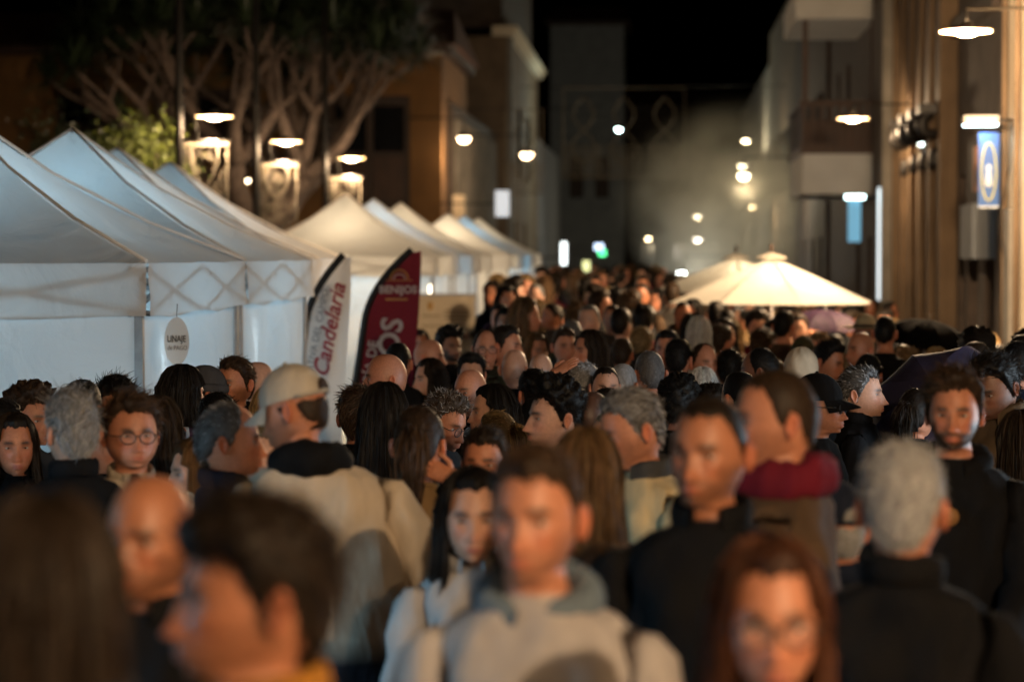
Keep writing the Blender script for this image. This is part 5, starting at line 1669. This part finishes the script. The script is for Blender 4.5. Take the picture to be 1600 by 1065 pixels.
# ------------------------------------------------------------------ smoke drifting over the far stalls
m, nt, b_, N, L = nodes_mat('stall_smoke')
N.remove(b_)
vol = N.new('ShaderNodeVolumePrincipled')
vol.inputs['Color'].default_value = (0.95, 0.85, 0.66, 1)
vol.inputs['Anisotropy'].default_value = 0.3
tc = N.new('ShaderNodeTexCoord'); ln = N.new('ShaderNodeVectorMath'); ln.operation = 'LENGTH'
mr = N.new('ShaderNodeMapRange'); mr.interpolation_type = 'SMOOTHSTEP'
mr.inputs['From Min'].default_value = 1.0; mr.inputs['From Max'].default_value = 0.15; mr.inputs['To Min'].default_value = 0.0; mr.inputs['To Max'].default_value = 1.0
no = N.new('ShaderNodeTexNoise'); no.inputs['Scale'].default_value = 2.6; no.inputs['Detail'].default_value = 3
mr2 = N.new('ShaderNodeMapRange'); mr2.inputs['From Min'].default_value = 0.35; mr2.inputs['From Max'].default_value = 0.65; mr2.inputs['To Min'].default_value = 0.03; mr2.inputs['To Max'].default_value = 0.45
mu = N.new('ShaderNodeMath'); mu.operation = 'MULTIPLY'
L.new(tc.outputs['Object'], ln.inputs[0]); L.new(ln.outputs['Value'], mr.inputs['Value'])
L.new(tc.outputs['Object'], no.inputs['Vector']); L.new(no.outputs['Fac'], mr2.inputs['Value'])
L.new(mr.outputs['Result'], mu.inputs[0]); L.new(mr2.outputs['Result'], mu.inputs[1])
L.new(mu.outputs['Value'], vol.inputs['Density'])
L.new(vol.outputs['Volume'], N['Material Output'].inputs['Volume'])
V, F = [], []
nn_, kk_ = 24, 14
for i in range(kk_ + 1):
    for j in range(nn_):
        a, b2 = 2 * pi * j / nn_, pi * i / kk_
        V.append((math.sin(b2) * math.cos(a), math.sin(b2) * math.sin(a), math.cos(b2)))
for i in range(kk_):
    for j in range(nn_): F.append((i * nn_ + j, (i + 1) * nn_ + j, (i + 1) * nn_ + (j + 1) % nn_, i * nn_ + (j + 1) % nn_))
o = ob('smoke', make_mesh('smoke', V, F, [m]), None, at(1150, 318, 76))
o.scale = (4.0, 6.5, 3.5)
tag(o, 'thin pale grill smoke drifting under the far lamps', 'smoke', kind='stuff')
SC.cycles.volume_step_rate = 4.0
SC.cycles.volume_max_steps = 64
# ------------------------------------------------------------------ the crowd
BLK, NAVY, DGREY, OLIVE, BRN = (0.006, 0.006, 0.007), (0.007, 0.011, 0.024), (0.028, 0.028, 0.030), (0.06, 0.055, 0.03), (0.07, 0.045, 0.028)
TAN, BEIGE, CREAM, GREYW, MAROON, PURPLE, MUST = (0.24, 0.15, 0.07), (0.52, 0.43, 0.33), (0.60, 0.47, 0.27), (0.40, 0.37, 0.36), (0.12, 0.010, 0.022), (0.045, 0.02, 0.045), (0.30, 0.13, 0.02)
HEADS = []                                   # (px, py, radius px, distance) of everybody placed, for filling the gaps
def P(*a, **k):
    o, S, sc = person(*a, **k)
    c = o.matrix_basis @ Vector(S['headC'])
    HEADS.append((a[0], a[1] + a[2] * 0.5, a[2] * 0.45, o.location.y, o.location.x))
    return o, S, sc
def to_local(S, sc, w):
    return np.array(rot(-S['rz'], 0, 0)) @ ((np.array(w) - S['loc']) / sc)
def reach_px(side, px, py, dd, other=None, hand=None):
    def f(S, sc):
        tgt = to_local(S, sc, at(px, py, S['loc'][1] + dd))
        sh = np.array([side * 0.215 * S['shw'] + S['lean'][0], 0.018 + S['lean'][1], 1.335])
        e, w_ = reach(sh, tgt, side)
        a = (e, w_) if hand is None else (e, w_, 0.8, np.array(rot(-S['rz'], 0, 0)) @ np.array(hand))
        b_ = other or arm_pose(-side, 0.2, 0.2, 0.6, 0.3, S['shw'])
        return (a, b_) if side > 0 else (b_, a)
    return f

def chest_print(o, S, sc):
    mb = MB()
    for k, (z_, w_) in enumerate(((1.215, 0.085), (1.185, 0.10), (1.155, 0.075))):
        mb.tube([(u * w_, -0.128 + 0.9 * (u * w_) ** 2, z_ + 0.008 * math.sin(u * 9 + k)) for u in np.linspace(-1, 1, 18)], 0.007, 6)
    q = mb.build('chest_print', mat('print_slate', (0.16, 0.17, 0.20), rough=0.8), o, True)
    q['kind'] = 'stuff'
def chest_emblem(o, S, sc):
    q = MB().lathe([(0.001, 0.0), (0.030, 0.0), (0.030, 0.006), (0.001, 0.006)], 18).build('emblem', mat('emblem_gold', (0.30, 0.15, 0.05), rough=0.6), o, True)
    q.rotation_euler = (pi / 2, 0, 0); q.location = (-0.02, -0.128, 1.30)
# front row, far out of focus
P(70, 772, 330, 178, label='person seen from behind with long dark hair, closest to the tents', hair='long', hairc='dark', female=True, top=BLK, lod=3, collar='scarf', collarc=(0.02, 0.02, 0.022), eyes=False)
P(235, 742, 200, -18, label='bald person facing forward between two dark heads', hair='bald', skin='tan', beard='stubble', top=BLK, collar='stand', lod=3, w=1.02)
P(398, 762, 300, -74, -60, label='person in mustard jacket with thick dark hair, face in profile', hair='medium', hairc='dark', skin='tan', top=MUST, collar='stand', lod=3, beard='shadow', hk=-0.022)
P(838, 692, 214, -14, -5, label='person in pale hoodie with slate hood lining, short brown hair', hair='short', hairc='brown', skin='mid', top=GREYW, collar='hood', collarc=(0.13, 0.17, 0.21), lod=3, beard='shadow', fade=True, bulk=1.05, extra=chest_print)
P(1203, 838, 248, 4, label='person with long auburn hair and round spectacles', hair='long', hairc='auburn', female=True, glasses=True, skin='mid', top=BLK, collar='stand', lod=3)
P(1412, 690, 190, 168, label='white-haired person in black jacket seen from behind', hair='short', hairc='white', grey=0.9, skin='mid', top=BLK, collar='stand', lod=3, eyes=False)
P(1305, 746, 128, -158, label='person in navy baseball cap seen from behind', hat='cap', hatc=(0.012, 0.016, 0.03), hairc='grey', grey=0.5, top=NAVY, collar='stand', lod=3, eyes=False)
P(1110, 620, 178, -24, -10, label='shaven-headed person in black jacket looking aside', hair='buzz', hairc='dark', skin='tan', top=BLK, collar='stand', lod=3, beard='stubble', bulk=1.1, w=1.03)
P(1213, 577, 162, -82, -100, label='close-cropped person with maroon scarf, face in profile', hair='buzz', hairc='brown', skin='mid', top=BRN, collar='scarf', collarc=MAROON, lod=3, beard='shadow', bulk=1.15)
P(942, 846, 150, -18, label='person with pale face half hidden behind the pale hoodie', hair='ponytail', hairc='brown', female=True, skin='fair', top=BLK, lod=3)
P(737, 730, 150, 8, label='person with long black hair and pale coat', hair='long', hairc='black', female=True, skin='fair', top=(0.42, 0.40, 0.40), collar='stand', lod=3)
P(915, 668, 150, 176, label='person with long light-brown hair seen from behind', hair='long', hairc='lbrown', female=True, top=BRN, lod=3, eyes=False)
# middle, near the focus
P(482, 560, 138, -112, -166, label='person in beige cap and beige sweater with black hood', hat='cap', hatc=(0.52, 0.47, 0.40), hairc='brown', skin='mid', top=BEIGE, collar='hood', collarc=BLK, lod=3, pitch_=0.28, bulk=1.15, shw=1.12, lean=(0.11, -0.06), eyes=False, beard='stubble')
P(112, 603, 126, -146, label='grey-haired person in black jacket turned towards the tent', hair='medium', hairc='grey', grey=0.55, skin='fair', top=BLK, collar='stand', lod=3, eyes=False, hairT=0.7)
P(205, 607, 124, 24, label='person in dark spectacles and open beige jacket', hair='medium', hairc='brown', skin='mid', glasses=True, top=BEIGE, under=BLK, open_=0.20, collar='shirt', collarc=(0.45, 0.37, 0.28), lod=3, fat=0.9, w=1.08, bulk=1.2, hairT=0.7, sweep=(0.9, 0.25, 0.0))
P(22, 645, 100, 22, label='person with long dark wavy hair beside the tent wall', hair='long', hairc='dark', female=True, skin='mid', top=BLK, lod=3, hairL=0.28)
P(44, 594, 98, 62, label='person with brown curls in front of the tent wall', hair='curly', hairc='brown', skin='tan', top=DGREY, lod=3)
P(4, 622, 92, 150, label='black-haired person at the tent front beside the brown curls', hair='short', hairc='black', top=BLK, lod=2, eyes=False)
P(128, 592, 92, 175, label='person with smooth black hair against the tent front', hair='bun', hairc='black', female=True, top=BLK, lod=2, eyes=False)
P(150, 634, 104, 64, label='dark-haired person in profile between grey hair and spectacles', hair='short', hairc='black', skin='tan', top=DGREY, lod=3, pitch_=0.2)
P(180, 578, 92, 16, label='dark-haired person looking down by the tent corner', hair='medium', hairc='black', skin='tan', top=NAVY, lod=2, pitch_=0.3)
P(245, 620, 106, 170, label='person with dark bob and tan jacket', hair='bob', hairc='dark', female=True, top=TAN, lod=2, eyes=False)
P(285, 571, 86, 128, label='person with sleek dark bob and purple jacket holding a glass', hair='bob', hairc='black', female=True, top=PURPLE, lod=3, eyes=False, hairL=0.14, arms=reach_px(-1, 285, 716, -0.25, hand=(0.15, 0.1, 1.0)))
P(318, 570, 84, -82, label='person in grey knitted beanie and spectacles, in profile', hat='beanie', hatc=(0.055, 0.052, 0.052), hairc='dark', skin='mid', glasses=True, beard='full', top=BLK, lod=3)
P(367, 556, 80, -34, label='tall person with short brown hair and stubble by the tent', hair='short', hairc='brown', skin='mid', beard='stubble', top=DGREY, lod=3, collar='shirt')
P(402, 565, 72, 82, label='bald elderly person in profile in front of the blue-lit tent wall', hair='fringe', hairc='grey', grey=0.6, skin='fair', top=PURPLE, lod=2)
P(435, 580, 62, 150, label='person with small dark bun near the white flag', hair='bun', hairc='black', female=True, top=BLK, lod=2, eyes=False)
P(420, 606, 62, 20, label='fair-haired person in spectacles below the white flag', hair='bob', hairc='blonde', female=True, glasses=True, top=BRN, lod=2)
P(340, 612, 92, -150, label='black-haired person below the grey beanie', hair='short', hairc='black', top=BLK, lod=2, eyes=False)
P(356, 625, 124, 104, label='person with receding dark hair and navy jacket', hair='balding', hairc='dark', grey=0.25, skin='mid', top=NAVY, collar='stand', lod=3)
P(306, 688, 86, -62, label='short person with light-brown hair under the beanie', hair='bob', hairc='lbrown', female=True, skin='fair', top=BRN, lod=2)
P(415, 657, 114, 4, label='person with long blonde hair facing forward beside beige sweater', hair='long', hairc='blonde', female=True, skin='fair', top=DGREY, lod=3)
P(560, 600, 92, 175, label='brown-haired person just behind the beige cap', hair='medium', hairc='brown', top=BLK, lod=2, eyes=False)
P(603, 553, 78, -80, label='bald heavy person in navy jacket in front of the maroon flag', hair='bald', skin='mid', top=NAVY, collar='stand', lod=3, w=1.06, fat=0.7, bulk=1.25)
P(600, 597, 100, 172, label='person with long black hair below the maroon flag', hair='long', hairc='black', female=True, top=BLK, lod=2, eyes=False)
P(655, 632, 120, 174, label='person with brown braided hair and tan top', hair='ponytail', hairc='brown', female=True, top=TAN, lod=3, eyes=False)
P(683, 594, 94, 58, label='person with greying curls and dark spectacles looking down', hair='curly', hairc='brown', grey=0.2, glasses=True, skin='mid', top=DGREY, collar='shirt', lod=3, pitch_=0.35, hairT=0.5)
P(672, 560, 62, -58, label='laughing person with pale face and straight brown hair', hair='long', hairc='dark', female=True, skin='fair', top=BLK, lod=2)
P(735, 577, 70, -38, label='bald person with reddish face amid the mid crowd', hair='bald', skin='mid', top=BLK, lod=2)
P(770, 600, 82, -80, label='person with sleek black hair in sharp profile', hair='long', hairc='black', female=True, skin='fair', top=BLK, lod=3, part=80, hairL=0.2)
P(776, 640, 76, -125, label='person with golden blonde ponytail', hair='ponytail', hairc='blonde', female=True, top=BRN, lod=3, eyes=False)
P(757, 665, 102, -8, label='dark-haired person with raised hand behind the black long hair', hair='short', hairc='dark', skin='mid', top=BLK, lod=3, arms=reach_px(-1, 712, 748, -0.2, hand=(-1.0, 0.0, 0.15)))
P(868, 583, 108, -70, -60, label='person with dark curly crop, faded sides and moustache', hair='curly', hairc='black', skin='fair', beard='moustache', top=NAVY, collar='crew', lod=3, fade=True, nose=1.1)
P(925, 612, 86, 158, label='dark-skinned bald person seen from behind', hair='bald', skin='dark', top=BLK, lod=2, eyes=False)
P(948, 605, 70, 170, label='black-haired short person beside grey cropped heads', hair='short', hairc='black', top=BLK, lod=2, eyes=False, female=True)
P(1003, 600, 126, -74, -60, label='person with grey crop in cream jacket leaning forward', hair='short', hairc='dark', grey=0.45, skin='mid', top=CREAM, collar='stand', collarc=(0.05, 0.05, 0.05), lod=3, pitch_=0.25, beard='shadow', fade=True, lean=(0, -0.08))
P(958, 640, 100, -46, label='person with pale face, spectacles and striped scarf', hair='buzz', hairc='grey', skin='fair', glasses=True, top=BRN, collar='scarf', collarc=(0.16, 0.04, 0.04), lod=3)
P(1060, 582, 82, 165, label='person with glossy black curls seen from behind', hair='curly', hairc='black', top=BLK, lod=2, eyes=False)
P(1108, 597, 74, 172, label='person with short tight dark curls', hair='curly', hairc='dark', top=BLK, lod=2, eyes=False, female=True)
P(1098, 574, 62, 178, label='person with straight white-blonde hair', hair='bob', hairc='white', female=True, top=DGREY, lod=2, eyes=False)
P(1156, 580, 86, -150, label='shaven brown-skinned person beside the maroon scarf', hair='buzz', hairc='black', skin='tan', top=BLK, lod=2, eyes=False)
P(1278, 580, 98, 70, label='person in black cap and spectacles, in profile', hat='cap', hatc=BLK, skin='tan', glasses=True, top=BLK, lod=3)
P(1345, 570, 82, 80, label='person with greying black hair, face whitely lit, black coat', hair='short', hairc='black', grey=0.3, skin='fair', top=BLK, collar='stand', lod=3, bulk=1.15, nose=1.15)
P(1492, 570, 130, -10, -4, label='bearded person with brown hair and black hoodie', hair='medium', hairc='brown', skin='mid', beard='full', top=BLK, collar='hood', lod=3, jaw=1.05, sweep=(-0.5, 0.4, 0.1), extra=chest_emblem)
P(1566, 542, 100, -48, label='black-haired person looking down with cigarette', hair='medium', hairc='black', skin='brown', beard='stubble', top=(0.09, 0.06, 0.035), collar='puffer', lod=3, pitch_=0.35, extra=lambda o, S, sc: ob('cigarette', make_mesh('cigarette', head_xf(np.array(tube_vf([(0.012, -0.105, -0.074), (0.03, -0.175, -0.094)], 0.004, 8)[0]), S), tube_vf([(0, 0, 0), (0, 0, 1)], 1, 8)[1], [M_TAGC]), o))
P(1432, 605, 82, 150, label='person with dark high ponytail below the violet umbrella', hair='ponytail', hairc='dark', female=True, top=BLK, lod=3, eyes=False)
P(1592, 532, 72, 170, label='black-haired person by the right wall', hair='short', hairc='black', top=NAVY, lod=2, eyes=False)
P(1592, 640, 96, 178, label='person with long dark hair under the right wall', hair='long', hairc='dark', female=True, top=BLK, lod=2, eyes=False)
# further back
FARP = [
 (835, 575, 76, -160, 'short', 'black', 'mid', BLK, 'dark-haired person raising an open hand', dict(curl=0.12, arms=reach_px(1, 872, 574, -0.15, hand=(1.0, 0.0, 0.5)))),
 (804, 546, 62, 165, 'bald', 'dark', 'fair', BLK, 'bald pale person seen from behind in the mid crowd', {}),
 (845, 553, 58, 172, 'fringe', 'grey', 'fair', BLK, 'bald person with grey sides seen from behind', dict(grey=0.7)),
 (913, 566, 76, 165, 'short', 'grey', 'mid', DGREY, 'person with brushed grey hair seen from behind', dict(grey=0.6)),
 (973, 568, 72, 168, 'buzz', 'grey', 'mid', BLK, 'person with close grey crop seen from behind', dict(grey=0.8)),
 (1015, 548, 74, -165, 'buzz', 'dark', 'mid', BLK, 'person with dark receding crop seen from behind', dict(grey=0.3)),
 (946, 572, 56, 10, 'buzz', 'dark', 'fair', BLK, 'pale-faced person between two grey crops', {}),
 (622, 535, 66, 175, 'buzz', 'black', 'mid', BLK, 'person with shaved sides behind the heavy bald one', {}),
 (670, 530, 56, 85, 'bald', 'dark', 'mid', BRN, 'bald tanned person before the roll-up banner', {}),
 (703, 506, 56, 35, 'curly', 'black', 'brown', BLK, 'bearded person with tall black hair before the roll-up banner', dict(beard='full')),
 (655, 515, 44, 20, 'long', 'dark', 'mid', BLK, 'small long-haired person beside the maroon flag', dict(female=True)),
 (634, 504, 44, 0, 'short', 'dark', 'mid', BLK, 'small person peering past the maroon flag', {}),
 (737, 548, 60, 0, 'medium', 'black', 'fair', NAVY, 'person with black quiff and pale forehead', {}),
 (760, 513, 62, 8, 'balding', 'dark', 'mid', BLK, 'person with high forehead and spectacles', dict(glasses=True)),
 (791, 507, 62, 70, 'short', 'dark', 'mid', OLIVE, 'orange-lit person in profile right of the banner', {}),
 (922, 515, 62, -60, 'long', 'dark', 'mid', BLK, 'long-haired person in profile, warmly lit', dict(female=True)),
 (882, 511, 56, 20, 'short', 'brown', 'mid', BLK, 'orange-faced person in the middle of the street', {}),
 (838, 520, 54, 30, 'long', 'lbrown', 'mid', OLIVE, 'long fair-haired person in the middle of the street', dict(female=True)),
 (1043, 514, 58, -15, 'short', 'black', 'mid', BLK, 'person with black beard in the middle of the street', dict(beard='full')),
 (1003, 510, 50, 175, 'short', 'blonde', 'fair', DGREY, 'fair cropped person in grey scarf seen from behind', dict(collar='scarf')),
 (972, 527, 46, 170, 'balding', 'brown', 'mid', BLK, 'balding person in the middle of the street', {}),
 (1345, 519, 54, -58, 'bald', 'dark', 'tan', BLK, 'bald orange-lit person below the straw hat', {}),
 (1383, 494, 54, 168, 'buzz', 'black', 'mid', BLK, 'tall black-haired person in black jacket by the black umbrella', dict(bulk=1.2)),
 (1417, 537, 56, 172, 'curly', 'blonde', 'fair', DGREY, 'person with short blond curls below the black umbrella', dict(female=True, hairT=0.6)),
 (1463, 543, 52, 170, 'bob', 'blonde', 'fair', BLK, 'blonde person under the black umbrella', dict(female=True)),
 (1467, 527, 44, 0, 'short', 'black', 'mid', BLK, 'small-faced person under the black umbrella', {}),
 (1187, 542, 72, -108, 'balding', 'black', 'brown', BLK, 'balding dark person turned aside below the parasol', {}),
 (1100, 535, 62, 28, 'balding', 'brown', 'mid', BLK, 'bearded person with long face below the parasol', dict(beard='full')),
 (1060, 528, 62, 168, 'short', 'black', 'mid', NAVY, 'dark-haired person in navy jacket left of the parasol', dict(collar='stand')),
 (1140, 545, 62, 178, 'short', 'black', 'mid', NAVY, 'broad navy-jacketed person below the parasol', dict(collar='hood', bulk=1.2)),
 (1125, 505, 52, 150, 'medium', 'brown', 'mid', OLIVE, 'brown-haired person in olive jacket below the parasol', {}),
 (1092, 494, 50, 178, 'long', 'white', 'fair', (0.5, 0.48, 0.46), 'white-haired person just under the parasol rim', dict(female=True)),
 (1190, 512, 48, 160, 'curly', 'lbrown', 'mid', BRN, 'small curly-haired person below the parasol', dict(female=True)),
 (1225, 484, 48, 160, 'short', 'black', 'mid', BRN, 'dark-haired person in brown jacket under the parasol rim', {}),
 (1290, 528, 62, 60, 'medium', 'black', 'tan', OLIVE, 'black-haired person looking aside below purple umbrella', dict(pitch_=0.2)),
 (1208, 560, 60, 176, 'medium', 'lbrown', 'fair', CREAM, 'person in pale coat below the parasol', dict(female=True)),
]
for (x, y, h, fc, hr, hcx, sk, tp, lab, kw) in FARP:
    P(x, y, h, fc, label=lab, hair=hr, hairc=hcx, skin=sk, top=tp, lod=2, eyes=h > 70 and abs(fc) < 100, **kw)
P(1352, 491, 52, 172, label='person in pale straw hat beside the black jacket', hat='straw', hatc=(0.45, 0.36, 0.22), top=TAN, lod=2, eyes=False)
P(1357, 552, 62, 165, label='person in black beanie in front of the black jacket', hat='beanie', hatc=BLK, top=BLK, lod=2, eyes=False)
P(1252, 540, 70, 175, label='person in cream satin headscarf', hat='scarf', hatc=(0.62, 0.50, 0.36), female=True, top=DGREY, lod=2, eyes=False)
P(1255, 523, 52, 165, label='person in olive cap behind the cream headscarf', hat='cap', hatc=OLIVE, top=OLIVE, lod=2, eyes=False)

# wine glass in the raised hand by the purple jacket
M_GLASS, _nt, _b, _N, _L = nodes_mat('clear_glass')
_b.inputs['Roughness'].default_value = 0.02; _b.inputs['Alpha'].default_value = 0.35; _b.inputs['Base Color'].default_value = (0.8, 0.9, 1, 1)
w_ = at(285, 690, [h for h in HEADS if h[0] == 285][0][3] - 0.25)
wg = empty('wine_glass', w_)
MB().lathe([(0.002, -0.02), (0.022, -0.012), (0.032, 0.010), (0.034, 0.035), (0.029, 0.066), (0.028, 0.066), (0.033, 0.035), (0.031, 0.012), (0.002, -0.015)], 20).build('bowl', M_GLASS, wg, True)
MB().lathe([(0.0045, -0.02), (0.004, -0.09), (0.030, -0.098), (0.031, -0.102), (0.0, -0.102)], 16).build('stem', M_GLASS, wg, True)
tag(wg, 'stemmed wine glass held up beside the purple jacket', 'glass')

# ------------------------------------------------------------------ the rest of the packed street: copies of a dozen simple figures
TEMPL = []
def templ(i, **k):
    n0 = len(HEADS)
    o, S, sc = person(1030, 430, 60, 180, lod=1, depth=30.0, height=1.72, seed=500 + i, label='x', eyes=False, **k)
    TEMPL.append(o)
looks = [('short', 'black', BLK, 0, 'black-haired person in black jacket'), ('short', 'dark', NAVY, 0, 'dark-haired person in navy jacket'), ('long', 'dark', BLK, 1, 'person with long dark hair and black top'), ('long', 'lbrown', OLIVE, 1, 'person with long light-brown hair and olive top'), ('buzz', 'grey', DGREY, 0, 'grey cropped person in charcoal jacket'), ('buzz', 'dark', BRN, 0, 'close-cropped person in brown jacket'),
         ('bob', 'blonde', BRN, 1, 'person with blonde bob and brown top'), ('curly', 'dark', MAROON, 0, 'curly-haired person in maroon top'), ('medium', 'brown', DGREY, 0, 'brown-haired person in charcoal jacket'), ('bob', 'black', PURPLE, 1, 'person with black bob and purple top'), ('short', 'brown', (0.30, 0.28, 0.26), 0, 'brown-haired person in pale grey top'), ('short', 'black', TAN, 0, 'black-haired person in tan jacket')]
for i, (hr, hcx, tp, fem, lab) in enumerate(looks):
    templ(i, hair=hr, hairc=hcx, top=tp, female=bool(fem), skin=['mid', 'fair', 'tan'][i % 3], collar=['stand', 'crew', 'hood'][i % 3])
rr = np.random.default_rng(21)
placed = [(h[4], h[3]) for h in HEADS]
count = 0
used = set()
tries = 0
while count < 262 and tries < 16000:
    tries += 1
    u = rr.random()
    y = 1 / (1 / 9.0 + u * (1 / 75.0 - 1 / 9.0))
    x = rr.uniform(-2.35, 3.75)
    if y < 11 and (x < -1.6 or x > 3.0): continue
    if 26.6 < y < 34.5 and 0.0 < x < 2.6 and rr.random() < 0.4: continue
    if any((x - a) ** 2 + (y - b_) ** 2 < (0.42 if y < 20 else 0.46) ** 2 for a, b_ in placed): continue
    h = rr.uniform(1.52, 1.70 if y < 22 else 1.80)
    gz = ground_z(x, y)
    k = FPX / y
    px_ = VPX + x * k
    py_ = VPY + (CAMH - h - gz) * k
    hr_ = 0.13 * k
    if px_ < -60 or px_ > 1660: continue
    bad = False
    for (hx, hy, hrad, hd, _) in HEADS:
        if hd > y - 0.1 and abs(px_ - hx) < hrad + hr_ * 0.9 and py_ < hy + hrad * 1.5:   # would stand in front of somebody the photo shows
            bad = True; break
    if bad: continue
    # nobody may rise above the photo's crowd line near the parasol, flags and tents
    if 1010 < px_ < 1400 and py_ < 470 and y < 27: continue
    if px_ < 560 and py_ < 585: continue
    if 440 < px_ < 665 and py_ < 600: continue
    if 560 <= px_ < 760 and py_ < 505: continue
    if px_ > 1395 and py_ < 520: continue
    i = int(rr.integers(len(TEMPL)))
    if i in used:
        o = copy_tree(TEMPL[i])
    else:
        o = TEMPL[i]; used.add(i)
    o.location = (x, y, gz)
    fc = rr.choice([180, 180, 170, -165, 0, 15, -25, 90, -90]) + rr.normal(0, 14)
    o.rotation_euler = (rr.normal(0, 0.035), rr.normal(0, 0.035), math.radians(fc))
    s_ = TEMPL[i].scale[0] * 0 + h / 1.735
    o.scale = (s_, s_, s_)
    fa = abs(((fc + 180) % 360) - 180)
    view = 'facing forward' if fa < 50 else ('in profile' if fa < 125 else 'seen from behind')
    zone = 'beside the tent row' if x < -1.2 else ('along the right-hand facades' if x > 2.7 else ('around the parasols' if abs(x - 1.3) < 1.5 and 24 < y < 36 else ('far down the street' if y > 38 else ('in the nearer crowd' if y < 15 else 'in mid-street'))))
    o['label'] = looks[i][4] + ' ' + view + ' ' + zone
    o['group'] = 'crowd filling the street: ' + o['label']
    placed.append((x, y)); count += 1
for i, o in enumerate(TEMPL):
    if i not in used:
        for q in list(o.children): D.objects.remove(q)
        D.objects.remove(o)
print('crowd', count, tries)
